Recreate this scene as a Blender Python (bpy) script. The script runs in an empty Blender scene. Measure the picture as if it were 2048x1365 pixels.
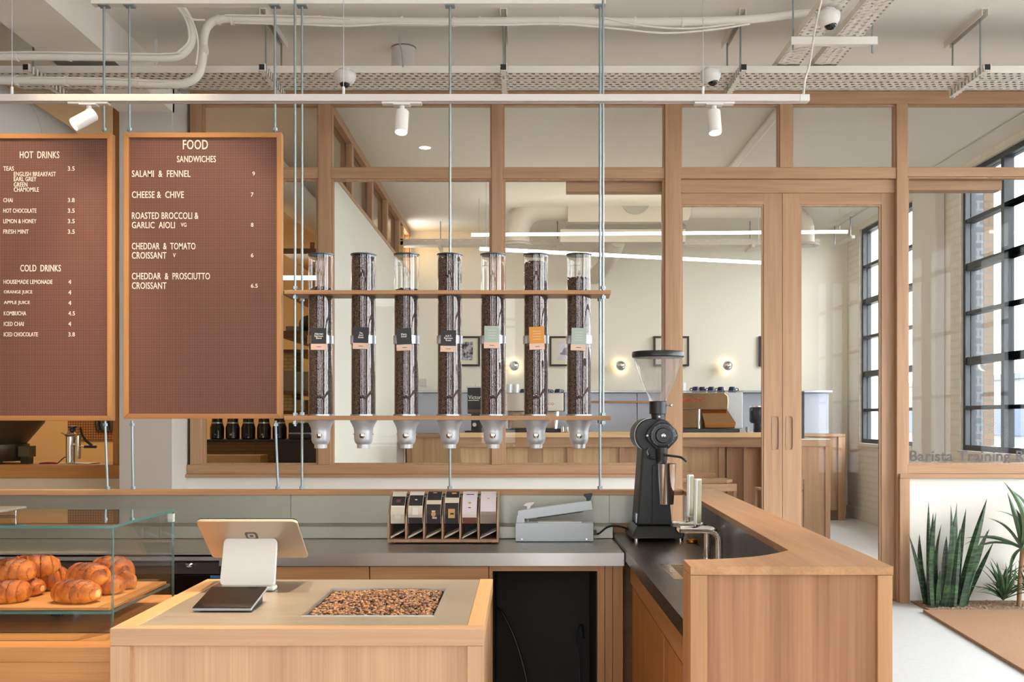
import bpy, bmesh, math, random
from mathutils import Vector, Matrix
R = math.radians
random.seed(7)
SC = bpy.context.scene
COL = SC.collection

# ------------------------------------------------------------------ camera, world, daylight, exposure
H, F, CX, CY = 1.36, 2048.0, 1047.0, 837.0       # eye height, focal length in pixels, vanishing point
cd = bpy.data.cameras.new('camera'); cam = bpy.data.objects.new('camera', cd); COL.objects.link(cam)
cd.sensor_width = 36.0; cd.lens = 36.0 * F / 2048
cd.shift_x = -(CX - 1024) / 2048; cd.shift_y = (CY - 682.5) / 2048
cd.clip_start = 0.05; cd.clip_end = 200
cam.location = (0, 0, H); cam.rotation_euler = (R(90), 0, 0)
SC.camera = cam
SC.view_settings.view_transform = 'Standard'; SC.view_settings.look = 'None'
SC.view_settings.gamma = 1.0; SC.view_settings.use_curve_mapping = False
SC.view_settings.exposure = 0.24
wd = bpy.data.worlds.new('sky'); SC.world = wd; wd.use_nodes = True
bg = wd.node_tree.nodes['Background']; bg.inputs[0].default_value = (0.93, 0.97, 1.0, 1); bg.inputs[1].default_value = 12.0
SC.cycles.max_bounces = 10; SC.cycles.diffuse_bounces = 5; SC.cycles.glossy_bounces = 4
SC.cycles.transparent_max_bounces = 24; SC.cycles.transmission_bounces = 6
SC.cycles.sample_clamp_indirect = 6.0; SC.cycles.caustics_reflective = False; SC.cycles.caustics_refractive = False

def area(name, loc, rot, sx, sy, energy, color, portal=False, spread=180):
    l = bpy.data.lights.new(name, 'AREA'); l.shape = 'RECTANGLE'; l.size = sx; l.size_y = sy
    l.energy = energy; l.color = color; l.spread = R(spread)
    if portal: l.cycles.is_portal = True
    o = bpy.data.objects.new(name, l); COL.objects.link(o); o.location = loc; o.rotation_euler = rot
    return o
DAY = (0.93, 0.97, 1.0)
# daylight through the shop windows (right side and street side) and the training room windows
area('daylight_side', (4.75, 3.0, 1.9), (0, R(90), 0), 3.5, 8.6, 1, DAY, True)
area('daylight_street', (0, -3.2, 1.9), (R(90), 0, 0), 6.4, 3.5, 1, DAY, True)
area('daylight_training', (4.2, 10.2, 2.35), (0, R(90), 0), 2.7, 5.0, 1, DAY, True)

# ------------------------------------------------------------------ pixel / world helpers (frame of 2048 x 1365)
def X(px, D): return (px - CX) * D / F
def Z(py, D): return H - (py - CY) * D / F
def W(px, py, D): return Vector((X(px, D), D, Z(py, D)))
def onz(px, py, z):
    D = (H - z) * F / (py - CY); return Vector((X(px, D), D, z))

# ------------------------------------------------------------------ mesh builder
class MB:
    def __init__(s): s.bm = bmesh.new()
    def face(s, pts, mi=0, sm=False):
        f = s.bm.faces.new([s.bm.verts.new(p) for p in pts]); f.material_index = mi; f.smooth = sm; return s
    def mesh(s, vs, fs, mi=0, sm=False):
        b = [s.bm.verts.new(v) for v in vs]
        for f in fs:
            try:
                q = s.bm.faces.new([b[i] for i in f]); q.material_index = mi; q.smooth = sm
            except ValueError: pass
        return s
    def box(s, x0, x1, y0, y1, z0, z1, mi=0):
        x0, x1 = min(x0, x1), max(x0, x1); y0, y1 = min(y0, y1), max(y0, y1); z0, z1 = min(z0, z1), max(z0, z1)
        v = [(x, y, z) for z in (z0, z1) for y in (y0, y1) for x in (x0, x1)]
        return s.mesh(v, [(0, 2, 3, 1), (4, 5, 7, 6), (0, 1, 5, 4), (1, 3, 7, 5), (3, 2, 6, 7), (2, 0, 4, 6)], mi)
    def prism(s, poly, a, b, axis='z', mi=0, sm=False):
        """polygon extruded along an axis: poly in (x,y) for z, (y,z) for x, (x,z) for y"""
        def p(u, v, w): return {'z': (u, v, w), 'x': (w, u, v), 'y': (u, w, v)}[axis]
        n = len(poly); vs = [p(u, v, a) for u, v in poly] + [p(u, v, b) for u, v in poly]
        fs = [tuple(range(n))[::-1], tuple(range(n, 2 * n))] + [(i, (i + 1) % n, n + (i + 1) % n, n + i) for i in range(n)]
        return s.mesh(vs, fs, mi, sm)
    def lathe(s, o, prof, d=(0, 0, 1), n=32, mi=0, cap=True, a0=0.0, a1=None):
        o = Vector(o); d = Vector(d).normalized()
        u = d.orthogonal().normalized() if abs(d.z) < .999 else Vector((1, 0, 0)); w = d.cross(u)
        vs = []; full = a1 is None; m = n if full else n + 1
        for r, t in prof:
            for k in range(m):
                a = 2 * math.pi * k / n if full else a0 + (a1 - a0) * k / n
                vs.append(o + d * t + (u * math.cos(a) + w * math.sin(a)) * max(r, 1e-5))
        fs = []
        for i in range(len(prof) - 1):
            for k in range(n):
                k2 = (k + 1) % m if full else k + 1
                fs.append((i * m + k, i * m + k2, (i + 1) * m + k2, (i + 1) * m + k))
        if cap and full:
            if prof[0][0] > 1e-4: fs.append(tuple(range(n))[::-1])
            if prof[-1][0] > 1e-4: fs.append(tuple((len(prof) - 1) * m + k for k in range(n)))
        return s.mesh(vs, fs, mi, True)
    def cyl(s, p, q, r, r2=None, n=20, mi=0):
        p, q = Vector(p), Vector(q)
        return s.lathe(p, [(r, 0), (r if r2 is None else r2, (q - p).length)], q - p, n, mi)
    def sph(s, c, r, sc=(1, 1, 1), n=20, m=12, mi=0):
        c = Vector(c); vs = []; fs = []
        for i in range(m + 1):
            t = math.pi * i / m
            for k in range(n):
                a = 2 * math.pi * k / n
                rr = max(math.sin(t), 1e-4)
                vs.append((c.x + r * sc[0] * rr * math.cos(a), c.y + r * sc[1] * rr * math.sin(a), c.z + r * sc[2] * math.cos(t)))
        for i in range(m):
            for k in range(n): fs.append((i * n + k, (i + 1) * n + k, (i + 1) * n + (k + 1) % n, i * n + (k + 1) % n))
        return s.mesh(vs, fs, mi, True)
    def tube(s, pts, r, n=10, mi=0, smooth=0):
        pts = [Vector(p) for p in pts]
        if smooth:
            P = [pts[0] * 2 - pts[1]] + pts + [pts[-1] * 2 - pts[-2]]; q = []
            for i in range(1, len(P) - 2):
                for k in range(smooth):
                    t = k / smooth; a, b, c, d = P[i - 1], P[i], P[i + 1], P[i + 2]
                    q.append(.5 * ((2 * b) + (c - a) * t + (2 * a - 5 * b + 4 * c - d) * t * t + (3 * b - a - 3 * c + d) * t ** 3))
            pts = q + [pts[-1]]
        rs = r if isinstance(r, (list, tuple)) else None
        vs = []; u = None
        for i, p in enumerate(pts):
            t = (pts[min(i + 1, len(pts) - 1)] - pts[max(i - 1, 0)]).normalized()
            u = t.orthogonal().normalized() if u is None else (u - t * u.dot(t)).normalized()
            w = t.cross(u); rr = r if rs is None else rs[min(int(i * len(rs) / len(pts)), len(rs) - 1)]
            for k in range(n):
                a = 2 * math.pi * k / n; vs.append(p + (u * math.cos(a) + w * math.sin(a)) * rr)
        fs = [(i * n + k, i * n + (k + 1) % n, (i + 1) * n + (k + 1) % n, (i + 1) * n + k) for i in range(len(pts) - 1) for k in range(n)]
        fs += [tuple(range(n))[::-1], tuple((len(pts) - 1) * n + k for k in range(n))]
        return s.mesh(vs, fs, mi, True)
    def xform(s, M):
        bmesh.ops.transform(s.bm, matrix=M, verts=s.bm.verts); return s
    def bounds(s):
        c = [v.co for v in s.bm.verts]
        return [min(v[i] for v in c) for i in range(3)], [max(v[i] for v in c) for i in range(3)]

def finish(name, mb, mat, off, bev=0.0, sharp=38):
    bm = mb.bm
    bmesh.ops.recalc_face_normals(bm, faces=bm.faces)
    bmesh.ops.translate(bm, verts=bm.verts, vec=-Vector(off))
    for e in bm.edges:
        if len(e.link_faces) == 2 and e.calc_face_angle(0) > R(sharp): e.smooth = False
    me = bpy.data.meshes.new(name); bm.to_mesh(me); bm.free()
    for m in (mat if isinstance(mat, (list, tuple)) else [mat]): me.materials.append(m)
    o = bpy.data.objects.new(name, me); COL.objects.link(o)
    if bev:
        b = o.modifiers.new('bevel', 'BEVEL'); b.width = bev; b.segments = 2; b.limit_method = 'ANGLE'; b.angle_limit = R(40)
    return o
def top_of(p):
    while p.parent: p = p.parent
    return p
def P(name, mb, mat, parent, bev=0.0, label=None):
    o = finish(name, mb, mat, top_of(parent).location, bev); o.parent = parent
    if label: o['label'] = label
    return o
def T(name, label, cat, loc, group=None):
    o = bpy.data.objects.new(name, None); COL.objects.link(o); o.location = loc; o.empty_display_size = .05
    o['label'] = label; o['category'] = cat
    if group: o['group'] = group
    return o
def O(name, mb, mat, label, cat, group=None, bev=0.0, kind=None):
    lo, hi = mb.bounds(); off = ((lo[0] + hi[0]) / 2, (lo[1] + hi[1]) / 2, lo[2])
    o = finish(name, mb, mat, off, bev); o.location = off
    o['label'] = label; o['category'] = cat
    if group: o['group'] = group
    if kind: o['kind'] = kind
    return o
def S(name, mb, mat, bev=0.0):
    lo, hi = mb.bounds(); off = ((lo[0] + hi[0]) / 2, (lo[1] + hi[1]) / 2, lo[2])
    o = finish(name, mb, mat, off, bev); o.location = off; o['kind'] = 'structure'; return o
def ST(name, loc):
    o = bpy.data.objects.new(name, None); COL.objects.link(o); o.location = loc; o['kind'] = 'structure'; return o
def dup(root, loc, label=None, group=None, rotz=None):
    c = root.copy(); COL.objects.link(c); c.location = loc
    if rotz is not None: c.rotation_euler = (0, 0, rotz)
    if label: c['label'] = label
    if group: c['group'] = group
    def rec(a, b):
        for ch in list(a.children):
            d = ch.copy(); COL.objects.link(d); d.parent = b; rec(ch, d)
    rec(root, c); return c

# ------------------------------------------------------------------ materials
def lin(c):
    def f(v):
        v /= 255.0; return v / 12.92 if v <= .04045 else ((v + .055) / 1.055) ** 2.4
    return (f(c[0]), f(c[1]), f(c[2]), 1)
def newmat(name):
    m = bpy.data.materials.new(name); m.use_nodes = True; nt = m.node_tree
    return m, nt, nt.nodes['Principled BSDF']
def plain(name, rgb, rough=.5, metal=0.0, bump=0.0, bscale=60, spec=.5, var=0.0, vscale=4, coat=0):
    m, nt, b = newmat(name); b.inputs['Base Color'].default_value = lin(rgb)
    b.inputs['Roughness'].default_value = rough; b.inputs['Metallic'].default_value = metal
    b.inputs['Specular IOR Level'].default_value = spec; b.inputs['Coat Weight'].default_value = coat
    tc = nt.nodes.new('ShaderNodeTexCoord')
    if var:
        n = nt.nodes.new('ShaderNodeTexNoise'); n.inputs['Scale'].default_value = vscale; n.inputs['Detail'].default_value = 5
        nt.links.new(tc.outputs['Object'], n.inputs['Vector'])
        mx = nt.nodes.new('ShaderNodeMix'); mx.data_type = 'RGBA'
        c = lin(rgb); mx.inputs[6].default_value = tuple(v * (1 - var) for v in c[:3]) + (1,); mx.inputs[7].default_value = tuple(min(1, v * (1 + var)) for v in c[:3]) + (1,)
        nt.links.new(n.outputs['Fac'], mx.inputs[0]); nt.links.new(mx.outputs[2], b.inputs['Base Color'])
    if bump:
        n = nt.nodes.new('ShaderNodeTexNoise'); n.inputs['Scale'].default_value = bscale; n.inputs['Detail'].default_value = 4
        nt.links.new(tc.outputs['Object'], n.inputs['Vector'])
        bp = nt.nodes.new('ShaderNodeBump'); bp.inputs['Strength'].default_value = bump; bp.inputs['Distance'].default_value = .01
        nt.links.new(n.outputs['Fac'], bp.inputs['Height']); nt.links.new(bp.outputs[0], b.inputs['Normal'])
    return m
def oak(name, axis, c0=(156, 110, 72), c1=(188, 142, 100), rough=.42, fine=1.0, broad=.5):
    """oak with long grain along an axis of the object"""
    m, nt, b = newmat(name); N = nt.nodes.new; L = nt.links.new
    tc = N('ShaderNodeTexCoord'); mp = N('ShaderNodeMapping')
    sc = {'x': (1.1, 26, 26), 'y': (26, 1.1, 26), 'z': (26, 26, 1.1)}[axis]; mp.inputs['Scale'].default_value = sc
    L(tc.outputs['Object'], mp.inputs['Vector'])
    n1 = N('ShaderNodeTexNoise'); n1.inputs['Scale'].default_value = 1.0; n1.inputs['Detail'].default_value = 3; n1.inputs['Distortion'].default_value = .6
    L(mp.outputs[0], n1.inputs['Vector'])
    mp2 = N('ShaderNodeMapping'); mp2.inputs['Scale'].default_value = tuple(v * (7 * fine if v > 5 else 3) for v in sc); L(tc.outputs['Object'], mp2.inputs['Vector'])
    n2 = N('ShaderNodeTexNoise'); n2.inputs['Scale'].default_value = 1.0; n2.inputs['Detail'].default_value = 4; L(mp2.outputs[0], n2.inputs['Vector'])
    mp3 = N('ShaderNodeMapping'); mp3.inputs['Scale'].default_value = tuple(v * (.28 if v > 5 else .35) for v in sc); L(tc.outputs['Object'], mp3.inputs['Vector'])
    wv = N('ShaderNodeTexNoise'); wv.inputs['Scale'].default_value = 1.0; wv.inputs['Detail'].default_value = 2; wv.inputs['Distortion'].default_value = 1.2; L(mp3.outputs[0], wv.inputs['Vector'])
    a = N('ShaderNodeMath'); a.operation = 'MULTIPLY'; a.inputs[1].default_value = .45; L(n1.outputs['Fac'], a.inputs[0])
    c = N('ShaderNodeMath'); c.operation = 'MULTIPLY_ADD'; c.inputs[1].default_value = .4; L(n2.outputs['Fac'], c.inputs[0]); L(a.outputs[0], c.inputs[2])
    e = N('ShaderNodeMath'); e.operation = 'MULTIPLY_ADD'; e.inputs[1].default_value = broad; L(wv.outputs['Fac'], e.inputs[0]); L(c.outputs[0], e.inputs[2])
    r = N('ShaderNodeValToRGB'); mid = (.85 + broad) * .5; r.color_ramp.elements[0].position = mid - .2; r.color_ramp.elements[1].position = min(1, mid + .2)
    r.color_ramp.elements[0].color = lin(c0); r.color_ramp.elements[1].color = lin(c1)
    L(e.outputs[0], r.inputs[0]); L(r.outputs[0], b.inputs['Base Color'])
    b.inputs['Roughness'].default_value = rough; b.inputs['Specular IOR Level'].default_value = .35
    bp = N('ShaderNodeBump'); bp.inputs['Strength'].default_value = .12; bp.inputs['Distance'].default_value = .003
    L(n2.outputs['Fac'], bp.inputs['Height']); L(bp.outputs[0], b.inputs['Normal'])
    return m
def steel(name, rgb=(150, 148, 143), rough=.3, axis='x', var=.25):
    m, nt, b = newmat(name); N = nt.nodes.new; L = nt.links.new
    tc = N('ShaderNodeTexCoord'); mp = N('ShaderNodeMapping'); mp.inputs['Scale'].default_value = {'x': (2, 300, 300), 'y': (300, 2, 300), 'z': (300, 300, 2)}[axis]
    L(tc.outputs['Object'], mp.inputs['Vector'])
    n = N('ShaderNodeTexNoise'); n.inputs['Scale'].default_value = 1; n.inputs['Detail'].default_value = 3; L(mp.outputs[0], n.inputs['Vector'])
    n2 = N('ShaderNodeTexNoise'); n2.inputs['Scale'].default_value = 7; n2.inputs['Detail'].default_value = 5; L(tc.outputs['Object'], n2.inputs['Vector'])
    ad = N('ShaderNodeMath'); ad.operation = 'MULTIPLY_ADD'; ad.inputs[1].default_value = .5; ad.inputs[2].default_value = -.25; L(n2.outputs['Fac'], ad.inputs[0])
    ad2 = N('ShaderNodeMath'); ad2.operation = 'ADD'; L(ad.outputs[0], ad2.inputs[0]); L(n.outputs['Fac'], ad2.inputs[1])
    mr = N('ShaderNodeMapRange'); mr.inputs['To Min'].default_value = rough * (1 - var); mr.inputs['To Max'].default_value = rough * (1 + var); L(ad2.outputs[0], mr.inputs['Value'])
    L(mr.outputs[0], b.inputs['Roughness'])
    b.inputs['Base Color'].default_value = lin(rgb); b.inputs['Metallic'].default_value = 1
    bp = N('ShaderNodeBump'); bp.inputs['Strength'].default_value = .05; bp.inputs['Distance'].default_value = .001; L(n.outputs['Fac'], bp.inputs['Height']); L(bp.outputs[0], b.inputs['Normal'])
    return m
def glass(name, tint=(1, 1, 1), ior=1.45, rough=0.0, gain=1.0, frost=0.0):
    m = bpy.data.materials.new(name); m.use_nodes = True; nt = m.node_tree; nt.nodes.clear(); N = nt.nodes.new; L = nt.links.new
    out = N('ShaderNodeOutputMaterial'); mx = N('ShaderNodeMixShader'); tr = N('ShaderNodeBsdfTransparent'); gl = N('ShaderNodeBsdfGlossy')
    gl.inputs['Roughness'].default_value = rough; tr.inputs['Color'].default_value = tint + (1,)
    def M(op, a, b=None):
        n = N('ShaderNodeMath'); n.operation = op; n.use_clamp = op == 'ADD'
        for i, v in enumerate((a, b)):
            if v is None: continue
            if isinstance(v, (int, float)): n.inputs[i].default_value = v
            else: L(v, n.inputs[i])
        return n.outputs[0]
    # Schlick reflectance of a thin sheet, the same from both of its sides
    ge = N('ShaderNodeNewGeometry'); dt = N('ShaderNodeVectorMath'); dt.operation = 'DOT_PRODUCT'
    L(ge.outputs['Normal'], dt.inputs[0]); L(ge.outputs['Incoming'], dt.inputs[1])
    f0 = ((ior - 1) / (ior + 1)) ** 2 * gain
    fr = M('ADD', M('MULTIPLY', M('POWER', M('SUBTRACT', 1.0, M('ABSOLUTE', dt.outputs['Value'])), 5.0), .9), f0)
    L(fr, mx.inputs[0]); L(gl.outputs[0], mx.inputs[2])
    if frost:
        tl = N('ShaderNodeBsdfTranslucent'); df = N('ShaderNodeBsdfDiffuse'); ad = N('ShaderNodeMixShader'); fm = N('ShaderNodeMixShader'); ad.inputs[0].default_value = .5; fm.inputs[0].default_value = frost
        L(tl.outputs[0], ad.inputs[1]); L(df.outputs[0], ad.inputs[2]); L(tr.outputs[0], fm.inputs[1]); L(ad.outputs[0], fm.inputs[2]); L(fm.outputs[0], mx.inputs[1])
    else: L(tr.outputs[0], mx.inputs[1])
    L(mx.outputs[0], out.inputs[0])
    return m
def glow(name, rgb, strength):
    m = bpy.data.materials.new(name); m.use_nodes = True; nt = m.node_tree; nt.nodes.clear()
    out = nt.nodes.new('ShaderNodeOutputMaterial'); e = nt.nodes.new('ShaderNodeEmission'); e.inputs[0].default_value = rgb + (1,); e.inputs[1].default_value = strength
    nt.links.new(e.outputs[0], out.inputs[0]); return m
def perforated(name, rgb, px=.046, py=.043, wx=.5, wy=.42, du='x', dv='y', hole=(60, 50, 42)):
    """painted sheet metal punched with staggered slots: the slots are see-through"""
    m, nt, b = newmat(name); N = nt.nodes.new; L = nt.links.new
    b.inputs['Base Color'].default_value = lin(rgb); b.inputs['Roughness'].default_value = .45
    tc = N('ShaderNodeTexCoord'); sp = N('ShaderNodeSeparateXYZ'); L(tc.outputs['Object'], sp.inputs[0])
    def M(op, a, bb=None, c=None):
        n = N('ShaderNodeMath'); n.operation = op
        for i, v in enumerate((a, bb, c)):
            if v is None: continue
            if isinstance(v, (int, float)): n.inputs[i].default_value = v
            else: L(v, n.inputs[i])
        return n.outputs[0]
    u, v = sp.outputs[du.upper()], sp.outputs[dv.upper()]
    vv = M('DIVIDE', v, py); row = M('FLOOR', vv); fv = M('FRACT', vv)
    uu = M('ADD', M('DIVIDE', u, px), M('MULTIPLY', row, .5)); fu = M('FRACT', uu)
    a = M('LESS_THAN', M('ABSOLUTE', M('SUBTRACT', fu, .5)), wx / 2); c = M('LESS_THAN', M('ABSOLUTE', M('SUBTRACT', fv, .5)), wy / 2)
    h = M('MULTIPLY', a, c)
    tr = N('ShaderNodeBsdfTransparent'); mx = N('ShaderNodeMixShader'); L(h, mx.inputs[0]); L(b.outputs[0], mx.inputs[1]); L(tr.outputs[0], mx.inputs[2])
    L(mx.outputs[0], nt.nodes['Material Output'].inputs[0]); return m
def gridboard(name, base, dot, per=.0066):
    m, nt, b = newmat(name); N = nt.nodes.new; L = nt.links.new
    tc = N('ShaderNodeTexCoord'); sp = N('ShaderNodeSeparateXYZ'); L(tc.outputs['Object'], sp.inputs[0])
    def M(op, a, bb=None):
        n = N('ShaderNodeMath'); n.operation = op
        for i, v in enumerate((a, bb)):
            if v is None: continue
            if isinstance(v, (int, float)): n.inputs[i].default_value = v
            else: L(v, n.inputs[i])
        return n.outputs[0]
    fx = M('LESS_THAN', M('FRACT', M('DIVIDE', sp.outputs['X'], per)), .42); fz = M('LESS_THAN', M('FRACT', M('DIVIDE', sp.outputs['Z'], per)), .42)
    mx = N('ShaderNodeMix'); mx.data_type = 'RGBA'; mx.inputs[6].default_value = lin(base); mx.inputs[7].default_value = lin(dot)
    L(M('MAXIMUM', fx, fz), mx.inputs[0]); L(mx.outputs[2], b.inputs['Base Color']); b.inputs['Roughness'].default_value = .6
    return m
def beans_mat(name, scale=150, c0=(30, 18, 13), c1=(92, 62, 46), rough=.35):
    m, nt, b = newmat(name); N = nt.nodes.new; L = nt.links.new
    tc = N('ShaderNodeTexCoord'); v = N('ShaderNodeTexVoronoi'); v.inputs['Scale'].default_value = scale; L(tc.outputs['Object'], v.inputs['Vector'])
    r = N('ShaderNodeValToRGB'); r.color_ramp.elements[0].color = lin(c1); r.color_ramp.elements[1].color = lin(c0); r.color_ramp.elements[1].position = .75
    L(v.outputs['Distance'], r.inputs[0]); hs = N('ShaderNodeMix'); hs.data_type = 'RGBA'; hs.blend_type = 'MULTIPLY'; hs.inputs[0].default_value = .7
    bw = N('ShaderNodeSeparateColor'); L(v.outputs['Color'], bw.inputs[0]); r2 = N('ShaderNodeMapRange'); r2.inputs['To Min'].default_value = .45; r2.inputs['To Max'].default_value = 1.25; L(bw.outputs[0], r2.inputs['Value'])
    L(r.outputs[0], hs.inputs[6]); L(r2.outputs[0], hs.inputs[7]); L(hs.outputs[2], b.inputs['Base Color']); b.inputs['Roughness'].default_value = rough
    bp = N('ShaderNodeBump'); bp.invert = True; bp.inputs['Strength'].default_value = .8; bp.inputs['Distance'].default_value = .006; L(v.outputs['Distance'], bp.inputs['Height']); L(bp.outputs[0], b.inputs['Normal'])
    return m
def bricks(name, c1, c2, mortar, w=.23, h=.075, plane='yz', rough=.8, ms=.012):
    m, nt, b = newmat(name); N = nt.nodes.new; L = nt.links.new
    tc = N('ShaderNodeTexCoord'); sp = N('ShaderNodeSeparateXYZ'); cb = N('ShaderNodeCombineXYZ'); L(tc.outputs['Object'], sp.inputs[0])
    L(sp.outputs[plane[0].upper()], cb.inputs[0]); L(sp.outputs[plane[1].upper()], cb.inputs[1])
    t = N('ShaderNodeTexBrick'); t.inputs['Scale'].default_value = 1; t.inputs['Brick Width'].default_value = w; t.inputs['Row Height'].default_value = h; t.inputs['Mortar Size'].default_value = ms
    t.inputs['Color1'].default_value = lin(c1); t.inputs['Color2'].default_value = lin(c2); t.inputs['Mortar'].default_value = lin(mortar)
    L(cb.outputs[0], t.inputs['Vector']); L(t.outputs['Color'], b.inputs['Base Color']); b.inputs['Roughness'].default_value = rough
    bp = N('ShaderNodeBump'); bp.invert = True; bp.inputs['Strength'].default_value = .35; bp.inputs['Distance'].default_value = .006; L(t.outputs['Fac'], bp.inputs['Height']); L(bp.outputs[0], b.inputs['Normal'])
    return m

WHITE = plain('white_paint', (226, 222, 214), .7, bump=.05, bscale=30)
CEIL = plain('ceiling_paint', (234, 228, 218), .8, bump=.08, bscale=14)
SERVICE = plain('painted_services', (222, 216, 206), .5)
TRAYM = perforated('perforated_tray', (222, 214, 203))
TRAYD = perforated('perforated_tray_side', (222, 214, 203), px=.14, py=.1, wx=.3, wy=.12, du='x', dv='z')
TRAYY = perforated('perforated_tray_deep', (222, 214, 203), du='y', dv='x')
WARMW = plain('warm_lit_wall', (214, 178, 128), .8)  # warm lamp light is put into this wall colour
COLUMN = plain('column_paint', (198, 190, 182), .75, bump=.06, bscale=12)
OAKX = oak('oak_along_x', 'x'); OAKY = oak('oak_along_y', 'y'); OAKZ = oak('oak_along_z', 'z')
PINKX = oak('partition_oak_x', 'x', (158, 119, 89), (188, 151, 117)); PINKZ = oak('partition_oak_z', 'z', (158, 119, 89), (188, 151, 117))
PANELZ = oak('panel_oak_z', 'z', (136, 91, 61), (172, 124, 87), broad=.85)
HONEYX = oak('honey_oak_x', 'x', (166, 108, 58), (196, 140, 84)); HONEYZ = oak('honey_oak_z', 'z', (166, 108, 58), (196, 140, 84))
DARKX = oak('shelf_wood', 'x', (96, 66, 36), (132, 94, 54))
STEELX = steel('brushed_steel_x', (186, 183, 177), .36, 'x'); STEELZ = steel('brushed_steel_splash', (150, 147, 137), .42, 'x', .3)
STEELY = steel('brushed_steel_dark_reflection', (120, 114, 108), .34, 'y')  # dark reflections are put into this steel's base colour
STEELTOP = steel('island_steel', (196, 184, 168), .40, 'x')
CHROME = plain('chrome', (225, 225, 225), .08, 1.0); SATIN = plain('satin_metal', (186, 188, 194), .34, 1.0)
ZINC = plain('zinc_rod', (146, 158, 160), .35, .8)
CAST = plain('cast_aluminium', (206, 205, 208), .42, .6, bump=.03, bscale=200)
BLACK = plain('black_plastic', (24, 24, 26), .4); GLOSSBLACK = plain('gloss_black', (10, 9, 9), .1); MATBLACK = plain('black_enamel', (30, 30, 32), .5)
LIGHTGREY = plain('grey_enamel', (196, 200, 204), .4); OFFWHITE = plain('white_plastic', (214, 208, 202), .35)
PAPER = plain('paper', (232, 226, 216), .8); INK = plain('ink', (44, 36, 34), .7)
PANE = glass('window_glass', (.985, .99, .985), 1.33, gain=.35); CASEG = glass('case_glass', (.98, .99, .985), 1.3)
EDGE = plain('glass_edge', (70, 110, 104), .15); ACRYL = glass('acrylic_tube', (.95, .95, .95), 1.5, gain=1.6)
DARKSTEEL = plain('window_steel', (52, 56, 62), .45)
def pane(mb, x0, x1, y0, y1, z0, z1, thin):
    """glass sheet: clear faces (0), ground edges (1); thin is the axis of its thickness"""
    n0 = len(mb.bm.faces); mb.box(x0, x1, y0, y1, z0, z1); mb.bm.faces.ensure_lookup_table()
    for f in mb.bm.faces[n0:]:
        c = f.calc_center_median(); f.normal_update()
        if abs(f.normal['xyz'.index(thin)]) < .5: f.material_index = 1
    return mb
_txt = 0
def text_mb(body, x0, x1, z0, z1, y, depth=.002, bold=0.0, mb=None, ky=None):
    """letters fitted to a rectangle of the plane y, facing the street side"""
    cu = bpy.data.curves.new('lettering', 'FONT'); cu.body = body; cu.extrude = 0.0; cu.offset = bold; cu.resolution_u = 3
    cu.space_character = 1.04
    to = bpy.data.objects.new('lettering', cu); COL.objects.link(to)
    dg = bpy.context.evaluated_depsgraph_get(); dg.update(); me = bpy.data.meshes.new_from_object(to.evaluated_get(dg))
    bpy.data.objects.remove(to); bpy.data.curves.remove(cu)
    xs = [v.co.x for v in me.vertices]; zs = [v.co.y for v in me.vertices]
    ax, bx, az, bz = min(xs), max(xs), min(zs), max(zs)
    if ky:                                   # mixed case: fit capitals from baseline to cap height
        az, bz = 0.0, ky
    sx = (x1 - x0) / (bx - ax) if x1 is not None else (z1 - z0) / (bz - az); sz = (z1 - z0) / (bz - az)
    mb = mb or MB(); b2 = bmesh.new(); b2.from_mesh(me); bpy.data.meshes.remove(me)
    r = bmesh.ops.extrude_face_region(b2, geom=list(b2.faces)); 
    for g in r['geom']:
        if isinstance(g, bmesh.types.BMVert): g.co.z = 1
    mp = {}
    for v in b2.verts: mp[v] = mb.bm.verts.new((x0 + (v.co.x - ax) * sx, y - (depth if v.co.z > .5 else 0), z0 + (v.co.y - az) * sz))
    for f in b2.faces:
        try: mb.bm.faces.new([mp[v] for v in f.verts])
        except ValueError: pass
    b2.free(); return mb
# ------------------------------------------------------------------ the setting
YP = 7.569                       # face of the glazed oak partition
ZC, ZT, ZB = 3.785, 3.727, 3.535 # ceilings of cafe and training room, underside of the beam
TF = .12                         # training room floor
XI = -1.436                      # inner wall between roastery and training room
XW = 4.1                         # window wall of the training room
YE = 12.96                       # end wall of the training room
FLOORM = plain('speckled_concrete', (208, 209, 210), .5, var=.10, vscale=38, bump=.04, bscale=60)
S('floor', MB().box(-6.2, 6.0, -3.2, YP + .1, -.1, 0), FLOORM)
S('floor', MB().box(XI, XW, YP + .1, YE + .1, -.1, TF), FLOORM)
S('floor', MB().box(-6.2, XI, YP + .1, YE + .1, -.1, 0), plain('roastery_floor', (150, 128, 100), .6, var=.1))
S('ceiling', MB().box(-6.2, 6.0, -3.2, YP + .02, ZC, ZC + .1), CEIL)
S('ceiling', MB().box(XI - .05, XW + .3, YP + .02, YE + .1, ZT, ZT + .16), CEIL)
S('ceiling', MB().box(-6.2, XI - .05, YP + .02, YE + .1, ZT, ZT + .16), CEIL)
S('trim_1', MB().box(-2.871, -2.49, -3.1, 7.30, ZB, ZC), CEIL)                       # downstand beam
S('trim_2', MB().box(-2.871, -2.49, 7.264, 7.72, 0, ZT), COLUMN, .006)               # column
S('wall_left', MB().box(-6.2, -6.1, -3.2, YE, 0, ZC), WARMW)
S('wall_back', MB().box(XI, XW + .4, YE, YE + .1, 0, ZT), plain('back_wall_paint', (238, 232, 218), .75))
S('wall_roastery', MB().box(-6.2, XI, 12.2, 12.3, 0, ZT), WARMW)
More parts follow.
